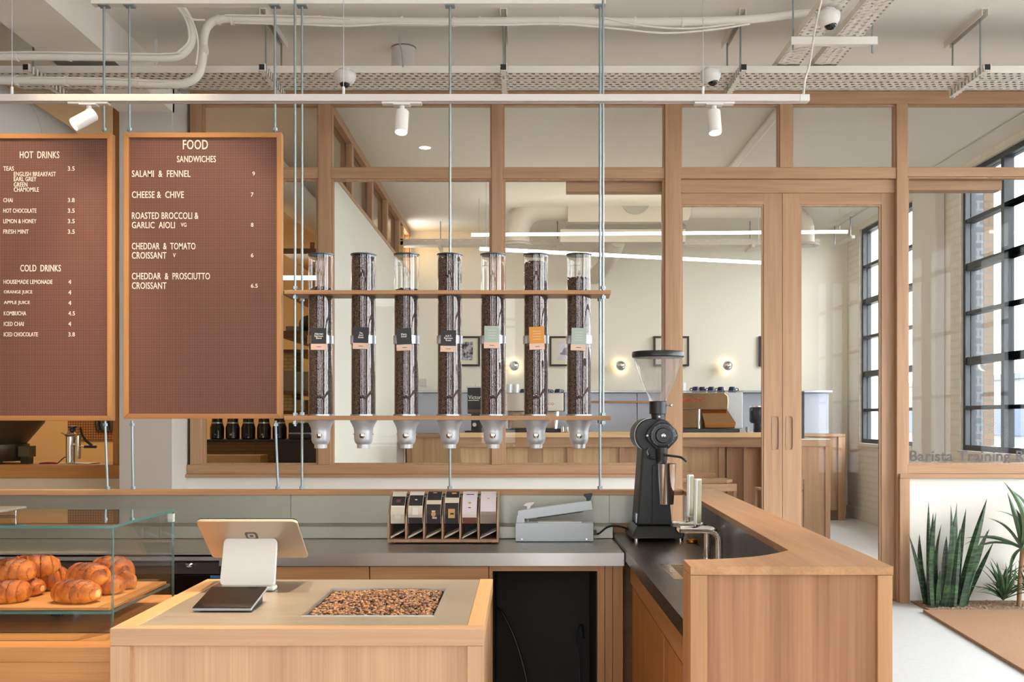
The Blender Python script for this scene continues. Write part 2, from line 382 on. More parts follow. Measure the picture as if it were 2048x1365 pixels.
# street side and right side of the cafe: tall steel windows behind and beside the viewer
def steel_window(n, plane, at, a0, a1, z0, z1, us, zs, thick=.035, d=.05, thicks=()):
    """steel window: plane 'x' stands at x=at along y, plane 'y' at y=at along x"""
    r = ST('window_%d' % n, (at, a0, z0) if plane == 'x' else (a0, at, z0))
    def bx(mb, u0, u1, za, zb, dd):
        return mb.box(at - dd, at + dd, u0, u1, za, zb) if plane == 'x' else mb.box(u0, u1, at - dd, at + dd, za, zb)
    m = MB(); t = .05
    bx(m, a0, a0 + t, z0, z1, d); bx(m, a1 - t, a1, z0, z1, d); bx(m, a0 + t, a1 - t, z0, z0 + t, d); bx(m, a0 + t, a1 - t, z1 - t, z1, d)
    P('frame', m, DARKSTEEL, r)
    m = MB()
    for u in us: bx(m, u - .03, u + .03, z0 + t, z1 - t, d * .9)
    for z in zs:
        k = thick if z in thicks else thick * .5
        e = [a0 + t] + list(us) + [a1 - t]
        for i in range(len(e) - 1): bx(m, e[i] + (.03 if i else 0), e[i + 1] - (.03 if i < len(e) - 2 else 0), z - k, z + k, d * .8)
    P('glazing_bar', m, DARKSTEEL, r)
    m = MB()
    if plane == 'x': pane(m, at - .004, at + .004, a0 + t, a1 - t, z0 + t, z1 - t, 'x')
    else: pane(m, a0 + t, a1 - t, at - .004, at + .004, z0 + t, z1 - t, 'y')
    P('pane', m, [PANE, EDGE], r); return r
m = MB(); m.box(4.6, 4.75, -3.2, YP + .4, 0, .25); m.box(4.6, 4.75, -3.2, YP + .4, 3.6, ZC)
for y0, y1 in ((-3.2, -1.2), (1.2, 1.6), (4.2, 4.6), (7.2, YP + .4)): m.box(4.6, 4.75, y0, y1, .25, 3.6)
S('wall_right', m, WHITE)
for n, (y0, y1) in enumerate(((-1.2, 1.2), (1.6, 4.2), (4.6, 7.2))):
    steel_window(21 + n, 'x', 4.68, y0, y1, .25, 3.6, [y0 + (y1 - y0) * k / 3 for k in (1, 2)], [.9, 1.6, 2.3, 3.0])
m = MB(); m.box(-6.2, 4.6, -3.2, -3.05, 0, .25); m.box(-6.2, 4.6, -3.2, -3.05, 3.6, ZC)
for a_, b_ in ((-6.2, -2.9), (-2.2, -.8), (-.1, .7), (1.2, 2.4)): m.box(a_, b_, -3.2, -3.05, .25, 3.6)
m.box(2.9, 4.6, -3.2, -3.05, .25, 3.6)
S('wall_front', m, plain('front_wall_paint', (132, 122, 112), .8))
for n_, (a_, b_) in enumerate(((-2.9, -2.2), (-.8, -.1), (.7, 1.2))): steel_window(32 + n_, 'y', -3.12, a_, b_, .25, 3.6, [], [.9, 1.6, 2.3, 3.0])
steel_window(31, 'y', -3.12, 2.4, 2.9, .25, 3.6, [], [.9, 1.6, 2.3, 3.0])

# ---- oak partition: posts, rails, glazing
PD = .09
ntrim = [3]
def trim(x0, x1, y0, y1, z0, z1, mat, bev=.003):
    o = S('trim_%d' % ntrim[0], MB().box(x0, x1, y0, y1, z0, z1), mat, bev); ntrim[0] += 1; return o
px = lambda v: X(v, YP)
pz = lambda v: Z(v, YP)
XR = 4.6
zt0, zt1 = pz(208), pz(187)          # head beam
zm0, zm1 = pz(357), pz(335)          # transom
zl0, zl1 = pz(955), pz(930)          # sill rail
trim(px(380), XR, YP - .004, YP + PD, zt0, ZC - .008, PINKX)
for a, b in ((636, 661), (983, 1006)):
    trim(px(a), px(b), YP, YP + PD, zl1, zt0, PINKZ)
trim(px(380), px(403), YP, YP + PD, zl1, zt0, PINKZ)
trim(px(1330), px(1362), YP - .012, YP + PD, TF - .12, zt0, PINKZ)
trim(px(1560), px(1585), YP, YP + PD, zm1, zt0, PINKZ)
trim(px(1793), px(1815), YP - .006, YP + PD, 0, zt0, PINKZ)
def rail(a, b): trim(px(a), px(b), YP + .004, YP + PD, zm0, zm1, PINKX)
for a, b in ((403, 636), (661, 983), (1006, 1330)):
    rail(a, b)
trim(px(1362), px(1793), YP + .002, YP + PD, zm0, zm1, PINKX)
trim(px(1815), XR, YP + .002, YP + PD, pz(353), zm1, PINKX)
trim(px(374), px(1330), YP - .004, YP + PD, pz(949), zl1, PINKX)
trim(px(372), px(1330), YP - .035, YP + PD, zl0, pz(949), PINKX)
trim(px(1815), XR, YP - .002, YP + PD, pz(948), zl1, PINKX)
trim(px(1797), XR, YP - .035, YP + PD, pz(957), pz(948), PINKX)
trim(px(1795), px(1815), YP - .05, YP - .007, 0, pz(957), PINKZ)
# low white wall under the glazing
S('wall_sill', MB().box(-2.49, px(1330), YP + .005, YP + PD, 0, zl0), WHITE)
S('wall_planter', MB().box(px(1815), XR, YP + .005, YP + PD, 0, pz(957)), WHITE)
nwin = [1]
def bay(x0, x1, z0, z1, bead=5):
    r = ST('window_%d' % nwin[0], ((x0 + x1) / 2, YP + .05, z0)); nwin[0] += 1
    b = bead * YP / F; m = MB()
    m.box(x0, x0 + b, YP + .02, YP + .07, z0, z1); m.box(x1 - b, x1, YP + .02, YP + .07, z0, z1)
    m.box(x0 + b, x1 - b, YP + .02, YP + .07, z0, z0 + b * .6); m.box(x0 + b, x1 - b, YP + .02, YP + .07, z1 - b * .6, z1)
    P('glazing_bead', m, PINKZ, r)
    P('pane', pane(MB(), x0 + b * .5, x1 - b * .5, YP + .042, YP + .05, z0 + .002, z1 - .002, 'y'), [PANE, EDGE], r); return r
for a, b in ((403, 636), (661, 983), (1006, 1330)): bay(px(a), px(b), zl1, zm0)
rb = bay(px(1815), XR, zl1, pz(353))
for a, b in ((403, 636), (661, 983), (1006, 1330), (1362, 1560), (1585, 1793)): bay(px(a), px(b), zm1, zt0, 3)
bay(px(1815), XR, zm1, zt0, 3)
m = text_mb('Barista Training Room', px(1824), px(2112), pz(923), pz(902), YP + .0405, .0015, .012, ky=.70)
lo, hi = m.bounds()
P('lettering', m, plain('vinyl_lettering', (86, 80, 82), .6), rb, label='dark grey lettering reading Barista Training Room')
# oak sliding doors and their track header behind the partition
YD = YP + .10
S('trim_41', MB().box(X(1133, YD), X(1800, YD), YP + .092, YP + .20, Z(384, YD), Z(352, YD)), PINKX, .003)
S('trim_42', MB().box(X(1815, YD), X(2003, YD), YP + .092, YP + .20, Z(381, YD), Z(352, YD)), PINKX, .003)
S('trim_43', MB().box(px(1362), px(1793), YP + .03, YP + PD, pz(384), zm0 - .001), PINKX, .003)
def door(n, a, b, g0, g1, hx):
    y0, y1 = YP + .05, YP + .088; y = y0
    x = lambda v: X(v, y)
    zz0, zz1 = .01, Z(384, y); zg1 = Z(409, y); zg0 = .25
    r = ST('door_%d' % n, (x((a + b) / 2), y, 0))
    hz0, hz1 = Z(900, y), Z(833, y); hw = 6.0 * y / F; hxx = x(hx)
    sx0, sx1 = (x(g1), x(b)) if hx > g1 else (x(a), x(g0))
    m = MB()
    ox0, ox1 = (x(a), x(g0)) if hx > g1 else (x(g1), x(b))
    m.box(ox0, ox1, y0, y1, zz0, zz1)
    m.box(sx0, hxx - hw, y0, y1, zz0, zz1); m.box(hxx + hw, sx1, y0, y1, zz0, zz1)
    m.box(hxx - hw, hxx + hw, y0, y1, zz0, hz0); m.box(hxx - hw, hxx + hw, y0, y1, hz1, zz1)
    P('stile', m, PINKZ, r)
    m = MB(); m.box(x(g0), x(g1), y0, y1, zg1, zz1); m.box(x(g0), x(g1), y0, y1, zz0, zg0); P('rail', m, PINKX, r, .002)
    m = MB(); t = .014
    m.box(x(g0), x(g0) + t, y0 + .008, y1 - .006, zg0, zg1); m.box(x(g1) - t, x(g1), y0 + .008, y1 - .006, zg0, zg1); m.box(x(g0) + t, x(g1) - t, y0 + .008, y1 - .006, zg1 - t, zg1)
    P('glazing_bead', m, PINKZ, r)
    P('pane', pane(MB(), x(g0) + .004, x(g1) - .004, y0 + .016, y0 + .024, zg0, zg1 - .004, 'y'), [PANE, EDGE], r)
    # recessed pull: rounded slot with a set-back floor
    m = MB(); rr = hw; pts = []
    for k in range(13): a_ = math.pi * k / 12; pts.append((hxx + rr * math.cos(a_), hz1 - rr + rr * math.sin(a_)))
    for k in range(13): a_ = math.pi + math.pi * k / 12; pts.append((hxx + rr * math.cos(a_), hz0 + rr + rr * math.sin(a_)))
    q = [(hxx + (u - hxx) * 1.25, v + (.004 if v > (hz0 + hz1) / 2 else -.004)) for u, v in pts]; nn = len(pts)
    vs = [(u, y0 - .003, v) for u, v in q] + [(u, y0 - .003, v) for u, v in pts] + [(u, y0 + .007, v) for u, v in pts]
    fs = [(i, (i + 1) % nn, nn + (i + 1) % nn, nn + i) for i in range(nn)] + [(nn + i, nn + (i + 1) % nn, 2 * nn + (i + 1) % nn, 2 * nn + i) for i in range(nn)] + [tuple(range(2 * nn, 3 * nn))]
    m.mesh(vs, fs); P('recessed_handle', m, PINKZ, r)
door(1, 1357, 1564.5, 1362, 1528, 1551)
door(2, 1565.5, 1795, 1600, 1763, 1579)

# ---- roastery side of the partition, left of the column
trim(-6.1, -2.871, YP - .01, YP + PD, pz(957), zl1, HONEYX)
S('wall_roastery_sill', MB().box(-6.1, -2.871, YP + .005, YP + PD, 0, pz(957)), plain('warm_sill_wall', (214, 196, 168), .8))
trim(px(225), px(236), YP + .004, YP + PD, zl1, ZC - .01, HONEYZ)
P('pane', pane(MB(), -6.1, px(225), YP + .042, YP + .05, zl1, ZC - .02, 'y'), [PANE, EDGE], ST('window_15', (-4.5, YP + .045, zl1)))
# ---- inner wall with oak clerestory
S('wall_inner', MB().box(XI - .1, XI, YP + .092, YE, 0, 3.185), plain('inner_wall_paint', (222, 220, 210), .7))
trim(XI - .1, XI + .004, YP + .092, YE, 3.185, 3.225, PINKX); trim(XI - .1, XI + .004, YP + .092, YE, 3.655, ZT, PINKX)
ys = [8.6, 9.74, 10.8, 11.86, 12.9]
for y in ys: trim(XI - .1, XI + .003, y - .05, y + .05, 3.225, 3.655, PINKZ)
prev = YP + .092
for k, y in enumerate(ys):
    r = ST('window_%d' % (16 + k), (XI - .05, (prev + y) / 2, 3.225))
    P('pane', pane(MB(), XI - .054, XI - .046, prev, y - .05, 3.225, 3.655, 'x'), [PANE, EDGE], r); prev = y + .05

# ---- training room window wall
BRW = bricks('white_painted_brick', (234, 229, 217), (231, 225, 212), (226, 219, 206))
w1, w2 = (10.8, 12.5), (YP + .2, 9.62)
ZS = 1.05; ZH = 3.66
WT = XW + .13
m = MB(); m.box(XW, WT, YP + .09, YE, 0, ZS); m.box(XW, WT, YP + .09, YE, ZH, ZT)
m.box(XW, WT, w2[1], w1[0], ZS, ZH); m.box(XW, WT, w1[1], YE, ZS, ZH); m.box(XW, WT, YP + .09, w2[0], ZS, ZH)
S('wall_window', m, BRW)
S('baseboard_right', MB().box(XW - .02, XW, YP + .1, YE, TF, TF + .14), WHITE, .004)
S('trim_44', MB().box(XW - .03, XW + .2, w1[0], w1[1], ZS - .03, ZS + .01), WHITE, .003)
S('trim_45', MB().box(XW - .03, XW + .2, w2[0], w2[1], ZS - .03, ZS + .01), WHITE, .003)
bars = [1.458, 1.894, 2.34, 2.77, 3.2]
steel_window(11, 'x', XW + .08, w1[0], w1[1], ZS + .01, ZH, [11.65], bars, thicks=(1.894, 2.77))
steel_window(12, 'x', XW + .08, w2[0], w2[1], ZS + .01, ZH, [8.84, 8.06], bars, thicks=(1.894, 2.77))
# white upright strip between the windows
S('trim_46', MB().box(XW - .10, XW, 9.95, 10.55, TF, ZT), WHITE, .02)
# outside: brick pier, low wall, neighbouring building, shrubs
GREYB = bricks('grey_brick', (84, 90, 98), (74, 80, 88), (108, 110, 112), plane='xz')
EXT = TF
o = O('brick_pier', MB().box(4.235, 4.33, 9.64, 10.1, -.5, 4.2), [GREYB], 'grey brick pier standing outside the large training room window', 'pier')
O('brick_pier', MB().box(4.332, 4.43, 9.64, 10.1, -.5, 4.2), [bricks('tan_brick_face', (112, 88, 66), (100, 78, 58), (84, 74, 62), plane='xz')], 'tan brick pier outside the training room window, beyond the grey brick', 'pier')
bd = T('neighbour_building', 'pale building with a blue band across the street beyond the training room window', 'building', (13.0, 20, -.5))
P('wall', MB().box(13, 15, 4, 40, -.5, 2.4), plain('render_wall', (96, 100, 106), .8), bd)
P('band', MB().box(12.95, 13, 4, 40, .9, 1.7), plain('blue_band', (52, 62, 88), .7), bd)
P('parapet', MB().box(12.9, 15.1, 4, 40, 2.4, 2.55), plain('parapet_grey', (70, 76, 82), .8), bd)
S('ground', MB().box(4.4, 60, -20, 60, -.6, -.5), plain('pavement', (84, 86, 86), .9))
def shrub(x, y, z, r, seed, lab):
    rnd = random.Random(seed); m = MB()
    for k in range(420):
        a, t = rnd.uniform(0, 6.283), math.acos(rnd.uniform(-.6, 1)); q = r * rnd.uniform(.55, 1)
        c = Vector((x + q * math.sin(t) * math.cos(a), y + q * math.sin(t) * math.sin(a), z + q * .9 * math.cos(t)))
        d = Vector((rnd.uniform(-1, 1), rnd.uniform(-1, 1), rnd.uniform(-.4, 1))).normalized() * r * .22; e = d.orthogonal().normalized() * r * .07
        m.face([c - d, c + e, c + d, c - e], rnd.randrange(2))
    m.cyl((x, y, -.5), (x, y, z), .03)
    return O('shrub', m, [plain('leaf_bright', (46, 78, 26), .6), plain('leaf_mid', (30, 58, 20), .6)], lab, 'shrub', 'shrubs outside the training room')
shrub(5.9, 10.5, .72, .55, 1, 'bright green shrub outside the window, nearest the brick pier')
shrub(5.6, 9.2, .62, .5, 2, 'bright green shrub outside the window right of the thick window bar')
shrub(6.6, 11.8, .7, .55, 3, 'bright green shrub beyond the brick pier outside the window')
# ------------------------------------------------------------------ overhead services of the cafe
# cable trays along the partition
def tray(x0, x1, y0, y1, z, hgt, label):
    t = T('cable_tray', label, 'cable tray', ((x0 + x1) / 2, y0, z), 'perforated cable trays above the partition')
    P('tray_base', MB().box(x0, x1, y0 + .003, y1 - .003, z, z + .003), TRAYM, t)
    P('tray_side', MB().box(x0, x1, y0, y0 + .003, z, z + hgt), TRAYD, t)
    P('tray_side', MB().box(x0, x1, y1 - .003, y1, z, z + hgt), TRAYD, t)
    rnd = random.Random(int(y0 * 100)); w = y1 - y0
    for k in range(7):  # cables added inside so the slots read dark like shade
        yk_ = y0 + .014 + (w - .028) * k / 6; r_ = .006
        pts = [(x0 + (x1 - x0) * j / 14, yk_ + rnd.uniform(-.002, .002), z + .010 + rnd.uniform(0, .003)) for j in range(15)]
        P('cable', MB().tube(pts, r_ + .002, 6), (DARKCAB, GREYCAB)[k % 2], t)
    return t
DARKCAB = plain('dark_fill_cable', (46, 44, 44), .6); GREYCAB = plain('grey_fill_cable', (96, 92, 88), .6)
ZTR = 3.45
tray(-3.19, 4.55, 6.19, 6.32, ZTR, .042, 'white perforated cable tray running the full width, nearer of the pair over the partition')
tray(-3.19, 4.55, 6.345, 6.50, ZTR, .042, 'white perforated cable tray running the full width, closest to the oak partition')
def tray_deep(x0, x1, y0, y1, z, hgt, label):
    t = T('cable_tray', label, 'cable tray', ((x0 + x1) / 2, y0, z), 'perforated cable trays running away from the partition')
    P('tray_base', MB().box(x0 + .003, x1 - .003, y0, y1, z, z + .003), TRAYY, t)
    P('tray_side', MB().box(x0, x0 + .003, y0, y1, z, z + hgt), SERVICE, t); P('tray_side', MB().box(x1 - .003, x1, y0, y1, z, z + hgt), SERVICE, t)
ZD = 3.502
tray_deep(1.535, 1.675, .5, 6.5, ZD, .04, 'white cable tray running towards the viewer, left of the two at top right')
tray_deep(1.755, 1.90, .5, 6.5, ZD, .04, 'white cable tray running towards the viewer, right of the two at top right')
t = T('cross_strut', 'short white strut carrying the two receding cable trays at top right', 'strut', (1.75, 5.75, ZD - .045))
P('channel', MB().box(1.50, 1.985, 5.735, 5.775, ZD - .045, ZD - .001), SERVICE, t, .003)
P('threaded_rod', MB().cyl((1.515, 5.755, ZD - .07), (1.515, 5.755, ZC), .005), ZINC, t); P('threaded_rod', MB().cyl((1.96, 5.755, ZD - .09), (1.96, 5.755, ZC), .005), ZINC, t)
# brackets: ceiling channel, two rods, carrying channel
def channel(mb, x, y0, y1, z0, z1, w=.041):
    mb.box(x - w / 2, x - w / 2 + .004, y0, y1, z0, z1); mb.box(x + w / 2 - .004, x + w / 2, y0, y1, z0, z1); mb.box(x - w / 2 + .004, x + w / 2 - .004, y0, y1, z0, z0 + .004)
    return mb
def channel_up(mb, x, y0, y1, z0, z1, w=.041):
    mb.box(x - w / 2, x - w / 2 + .004, y0, y1, z0, z1); mb.box(x + w / 2 - .004, x + w / 2, y0, y1, z0, z1); mb.box(x - w / 2 + .004, x + w / 2 - .004, y0, y1, z1 - .004, z1)
    return mb
SLOT = perforated('slotted_channel', (222, 216, 206), px=.05, py=.041, wx=.5, wy=.3, du='y', dv='x')
def bracket():
    t = T('tray_bracket', 'x', 'bracket', (0, 6.03, ZTR - .045), 'strut brackets carrying the cable trays')
    P('ceiling_channel', channel_up(MB(), 0, 6.05, 6.6, ZC - .042, ZC), SERVICE, t)
    P('carrying_channel', channel(MB(), 0, 6.02, 6.53, ZTR - .045, ZTR - .001), [SLOT], t)
    P('end_shade', MB().box(-.016, .016, 6.024, 6.026, ZTR - .038, ZTR - .006), BLACK, t)  # black plate added for the shade inside the open channel end
    for y in (6.12, 6.515): P('rod', MB().cyl((0, y, ZTR - .06), (0, y, ZC - .038), .0055), ZINC, t)
    return t
b0 = bracket(); b0.location.x = -.118
b0['label'] = 'strut bracket under the trays seen end-on above the middle of the bean dispensers'
for x, lab in ((-1.54, 'strut bracket under the trays between the food board and the left dispensers'), (1.296, 'strut bracket under the trays just right of the dome camera above the grinder'),
               (2.73, 'strut bracket under the trays at far right, above the glazed panel'), (-2.93, 'strut bracket under the trays at far left, above the hot drinks board')):
    dup(b0, (x, 6.03, ZTR - .045), lab)
# strut the threaded rods hang from
YR = 4.31
ZS_ = Z(11, YR)
t = T('strut_channel', 'long white strut channel at the top of the picture holding the threaded rods', 'strut', (-.7, YR, ZS_))
P('channel', MB().box(X(186, YR), X(1211, YR), YR - .021, YR + .021, ZS_, ZS_ + .041), SERVICE, t)
for xx in (-1.6, .2): P('hanger', MB().cyl((xx, YR, ZS_ + .041), (xx, YR, ZC), .006), ZINC, t)
YF = 4.178
t = T('strut_channel', 'white strut channel out of view above, holding the front dispenser rods', 'strut', (-.3, YF, ZS_ + .06))
P('channel', MB().box(-1.2, .6, YF - .021, YF + .021, ZS_ + .06, ZS_ + .1), SERVICE, t)
for xx in (-1.1, .5): P('hanger', MB().cyl((xx, YF, ZS_ + .1), (xx, YF, ZC), .006), ZINC, t)
# conduits
DC = 5.9
def pipe(pts, r, lab, clips=(), D=DC, cables=()):
    t = T('conduit', lab, 'conduit', W(pts[0][0], pts[0][1], D))
    P('pipe', MB().tube([W(a, b, D) for a, b in pts], r * D / F, 12, smooth=8), SERVICE, t)
    for (a, b) in clips: P('pipe_clip', MB().cyl(W(a - 2.5, b, D), W(a + 2.5, b, D), (r + 2) * D / F, n=14), SERVICE, t)
    for c in cables: P('cable', MB().tube([W(a, b, D - .03) for a, b in c], 2.0 * D / F, 6, smooth=6), SERVICE, t)
    return t
pipe([(-60, 113), (60, 113), (200, 114), (320, 116), (358, 112), (378, 95), (384, 70), (376, 35), (350, 0), (330, -22)], 8,
     'white conduit with strapped cables bending up at top left, above the other pipe', [(34, 113), (139, 113)], 5.75,
     [[(-60, 106), (60, 104), (140, 105), (300, 108), (360, 106)], [(355, 105), (378, 80), (372, 40), (345, 0), (333, -20)], [(392, 130), (396, 90), (388, 50), (360, 5), (345, -22)], [(335, -20), (360, 20), (385, 38), (410, 40)]])
pipe([(-60, 160), (60, 161), (200, 163), (330, 168), (372, 166), (396, 150), (405, 120), (408, 75), (418, 50), (445, 38), (520, 40), (700, 42), (900, 44), (1100, 42), (1300, 44), (1480, 40), (1600, 27), (1660, 20)], 8.5,
     'long white conduit rising in an S bend and crossing the top of the picture', [(34, 161), (133, 162), (275, 165), (412, 100), (438, 40), (465, 40), (640, 41), (668, 42), (805, 43), (908, 44), (960, 43), (1120, 42), (1270, 44), (1365, 45)], DC,
     [[(470, 46), (600, 49), (700, 52), (800, 47), (1000, 50), (1120, 48), (1240, 58), (1330, 66), (1420, 60), (1500, 48)], [(1210, 36), (1290, 52), (1380, 57), (1470, 48)], [(60, 155), (200, 157), (330, 163)], [(450, 30), (620, 33), (700, 38)]])
t = T('air_duct', 'large round pale duct at top left above the hot drinks board', 'duct', (-3.6, 6.3, 3.2))
P('duct', MB().cyl((-3.6, 4.2, 3.2), (-3.6, YP + .03, 3.2), .4, n=48), plain('duct_paint', (206, 202, 196), .5), t)
for y in (5.0, 5.9, 6.8): P('seam', MB().cyl((-3.6, y, 3.2), (-3.6, y + .012, 3.2), .404, n=48), plain('duct_seam', (196, 192, 186), .5), t)
for y in (5.4, 7.0): P('hanger', MB().cyl((-3.6, y, 3.59), (-3.6, y, ZC), .006), ZINC, t)
# ceiling sensors, cameras
def dome(x, y, ztop, r, lab, gaze=0.0):
    t = T('dome_camera', lab, 'camera', (x, y, ztop), 'white dome security cameras')
    P('housing', MB().lathe((x, y, ztop), [(r * .97, 0), (r * 1.0, -.006), (r, -.022), (r * .93, -.040), (r * .74, -.060), (r * .52, -.070)]), OFFWHITE, t)
    P('dark_dome', MB().sph((x + gaze, y - r * .12, ztop - .062), r * .5, (1, 1, .9)), GLOSSBLACK, t)
    P('mount', MB().cyl((x, y, ztop), (x, y, ztop + .02), r * .6), OFFWHITE, t)
    return t
D = 6.2
dome(X(690, 6.12), 6.12, Z(146, 6.12), .066, 'white dome camera hanging above the track left of the middle spotlight')
dome(X(1421, 6.12), 6.12, Z(143, 6.12), .062, 'white dome camera hanging above the rightmost spotlight', .012)
dome(X(1656, 5.36), 5.36, ZD - .0215, .063, 'white dome camera on the receding cable trays at top right', .01)
t = T('ceiling_drum', 'white round drum fitted on the ceiling above the bean dispensers', 'ceiling sensor', (X(807.5, 6.7), 6.7, ZC))
P('drum', MB().lathe((X(807.5, 6.7), 6.7, ZC - .18), [(.074, 0), (.079, .006), (.079, .172)]), OFFWHITE, t)
P('drum_shadow', MB().cyl((X(807.5, 6.7), 6.7, ZC - .008), (X(807.5, 6.7), 6.7, ZC), .081), plain('drum_shadow_tone', (120, 112, 104), .7), t)  # dark ring paints the shadow line where the drum meets the ceiling
P('cable', MB().tube([W(799, 71, 6.1), W(798, 80, 6.1), W(804, 106, 6.1), W(806, 134, 6.1)], .004, 6, smooth=6), plain('grey_cable', (150, 146, 140), .6), t)
t = T('ceiling_light', 'flat white round fitting under the ceiling behind the left conduits', 'ceiling light', (X(312, 6.55), 6.55, Z(158, 6.55)))
P('diffuser', MB().lathe((X(312, 6.55), 6.55, Z(158, 6.55)), [(.02, 0), (.09, .006), (.098, .03), (.06, .05)]), OFFWHITE, t)
P('stem', MB().cyl((X(312, 6.55), 6.55, Z(150, 6.55)), (X(312, 6.55), 6.55, ZC), .012), OFFWHITE, t)
O('cable', MB().tube([W(1644, -40, 5.2), W(1643, 0, 5.2), W(1636, 30, 5.2), W(1628, 70, 5.0), W(1620, 125, 4.6), W(1610, 160, 4.0), W(1607, 189, 3.605)], .0045, 8, smooth=8), SERVICE, 'white cable dropping from the receding trays to the right end of the light track', 'cable')
# ------------------------------------------------------------------ light track and spotlights
YT = 3.6
ZT0, ZT1 = Z(205, YT), Z(191, YT)
def track(y, x0, x1, z0, z1, lab, wires):
    t = T('light_track', lab, 'light track', ((x0 + x1) / 2, y, z0))
    m = MB(); m.box(x0, x1, y - .018, y - .006, z0, z1); m.box(x0, x1, y + .006, y + .018, z0, z1); m.box(x0, x1, y - .006, y + .006, z0 + .012, z1)
    P('rail', m, plain('white_track', (206, 196, 190), .4), t, .0015)
    P('end_cap', MB().box(x1, x1 + .035, y - .018, y + .018, z0, z1), OFFWHITE, t, .003)
    for x in wires:
        P('suspension_wire', MB().cyl((x, y, z1), (x, y, ZC), .0012, n=6), SATIN, t); P('wire_grip', MB().cyl((x, y, z1), (x, y, z1 + .03), .005, n=10), OFFWHITE, t)
    return t
track(YT, -2.45, X(1597, YT), ZT0, ZT1, 'long white light track hung across the picture with three spotlights', [X(24, YT), X(687, YT), X(1406, YT)])
BULB = glow('spot_lens', (1.0, .86, .66), 14)
def spotlight(loc, aim, lab, energy, cone=52, group='white spotlights on the track', col=(1.0, .80, .56)):
    """track adapter, swivel, can, lit lens and the lamp inside"""
    x, y, z = loc
    t = T('spotlight', lab, 'spotlight', loc, group)
    m = MB(); m.box(x - .07, x + .07, y - .014, y + .014, z - .008, z - .0005); m.box(x - .03, x + .03, y - .016, y + .016, z - .012, z - .008); P('adapter', m, OFFWHITE, t, .001)
    c = Vector((x, y, z - .05)); d = (Vector(aim) - c).normalized()
    P('swivel', MB().cyl((x, y, z - .012), (x, y, z - .03), .009).sph((x, y, z - .032), .012), OFFWHITE, t)
    q = c - d * .022
    P('can', MB().lathe(q, [(.0205, 0), (.0235, .003), (.0235, .085), (.021, .085), (.021, .072)], d, 28, cap=False).lathe(q, [(.0001, 0), (.0205, 0)], d, 28, cap=False), OFFWHITE, t)
    P('lens', MB().lathe(q, [(.021, .079), (.0001, .079)], d, 28, cap=False), BULB, t)
    l = bpy.data.lights.new('lamp', 'SPOT'); l.energy = energy; l.color = col; l.spot_size = R(cone); l.spot_blend = .55; l.shadow_soft_size = .02
    o = bpy.data.objects.new('lamp', l); COL.objects.link(o); o.parent = t; e = q + d * .089
    o.location = e - Vector(loc); o.rotation_euler = d.to_track_quat('-Z', 'Y').to_euler()
    return t
spotlight((X(178, YT), YT, ZT0), (X(178, YT) - .50, YT - .35, ZT0 - .50), 'white spotlight tilted to the left above the drinks board', 20)
spotlight((X(804, YT), YT, ZT0), (X(804, YT) - .02, YT - .28, ZT0 - 1.0), 'white spotlight pointing down above the bean dispensers', 22)
spotlight((X(1428, YT), YT, ZT0), (X(1428, YT) + .03, YT - .20, ZT0 - 1.0), 'white spotlight pointing down above the coffee grinder', 22)
# a second track over the customer side lights the menu boards and the island
track(3.0, -2.9, 1.4, 3.6, 3.628, 'white light track out of view under the ceiling before the boards', [-2.7, -.6, 1.2])
for x, y, z, aim, e, lab in ((-2.35, 3.0, 3.6, (-2.2, 4.26, 1.9), 100, 'white spotlight out of view aimed at the drinks board'), (-1.4, 3.0, 3.6, (-1.42, 4.26, 1.85), 90, 'white spotlight out of view aimed at the food board'),
                       (-.42, 3.0, 3.6, (-.40, 2.3, .95), 260, 'white spotlight out of view aimed down at the island'), (-1.05, 3.0, 3.6, (-1.2, 2.35, .95), 210, 'white spotlight out of view aimed down at the pastry case'),
                       (.62, 3.0, 3.6, (.62, 2.6, 1.0), 50, 'white spotlight out of view aimed at the right counter')):
    spotlight((x, y, z), aim, lab, e, 40)
# ------------------------------------------------------------------ threaded rods
def rod(x, y, z0, z1, lab, y0=None, x0=None, nuts=(), washer=True):
    t = T('threaded_rod', lab, 'rod', (x, y, z0), 'zinc threaded rods')
    a = (x if x0 is None else x0, y if y0 is None else y0, z0)
    P('rod', MB().tube([a, (x, y, z1)], .0052, 10), ZINC, t)
    if washer: P('washer_plate', MB().box(x - .02, x + .02, y - .02, y + .02, z1 - .006, z1 - .0005), ZINC, t)
    for z in nuts: P('nut', MB().lathe((a[0] + (x - a[0]) * (z - z0) / (z1 - z0), a[1] + (y - a[1]) * (z - z0) / (z1 - z0), z), [(.0105, -.006), (.0105, .006)], n=6), ZINC, t)
    return t
YB = 4.30                          # menu boards
ZL = 1.06                          # ledge top
for pxx, w in ((208, 'left of the gap between the boards'), (259, 'right of the gap between the boards'), (550, 'at the right end of the food board')):
    rod(X(pxx, YR), YR, Z(264, YR), ZS_, 'threaded rod holding up a menu board, ' + w, nuts=(Z(259, YR),))
for a, b, w in ((210, 215, 'drinks board near its right corner'), (264, 266, 'food board near its left corner'), (551, 556, 'food board near its right corner')):
    rod(X(a, YR), YR, ZL, Z(842, YR), 'slightly slanted threaded rod from the ledge up to the ' + w, x0=X(b, YR), washer=False, nuts=(ZL + .008, Z(850, YR)))
rod(X(604, YR), YR, ZL, ZS_, 'threaded rod down to the ledge, left end of the dispenser shelves, rear one', nuts=(ZL + .008, Z(600, YR), Z(828, YR), Z(844, YR)))
rod(X(900, YR), YR, ZL, ZS_, 'threaded rod down to the ledge, behind the middle dispenser', nuts=(ZL + .008, Z(600, YR)))
rod(X(1200, YR), YR, ZL, ZS_, 'threaded rod down to the ledge, right end of the dispenser shelves, rear one', nuts=(ZL + .008, Z(600, YR), Z(844, YR)))
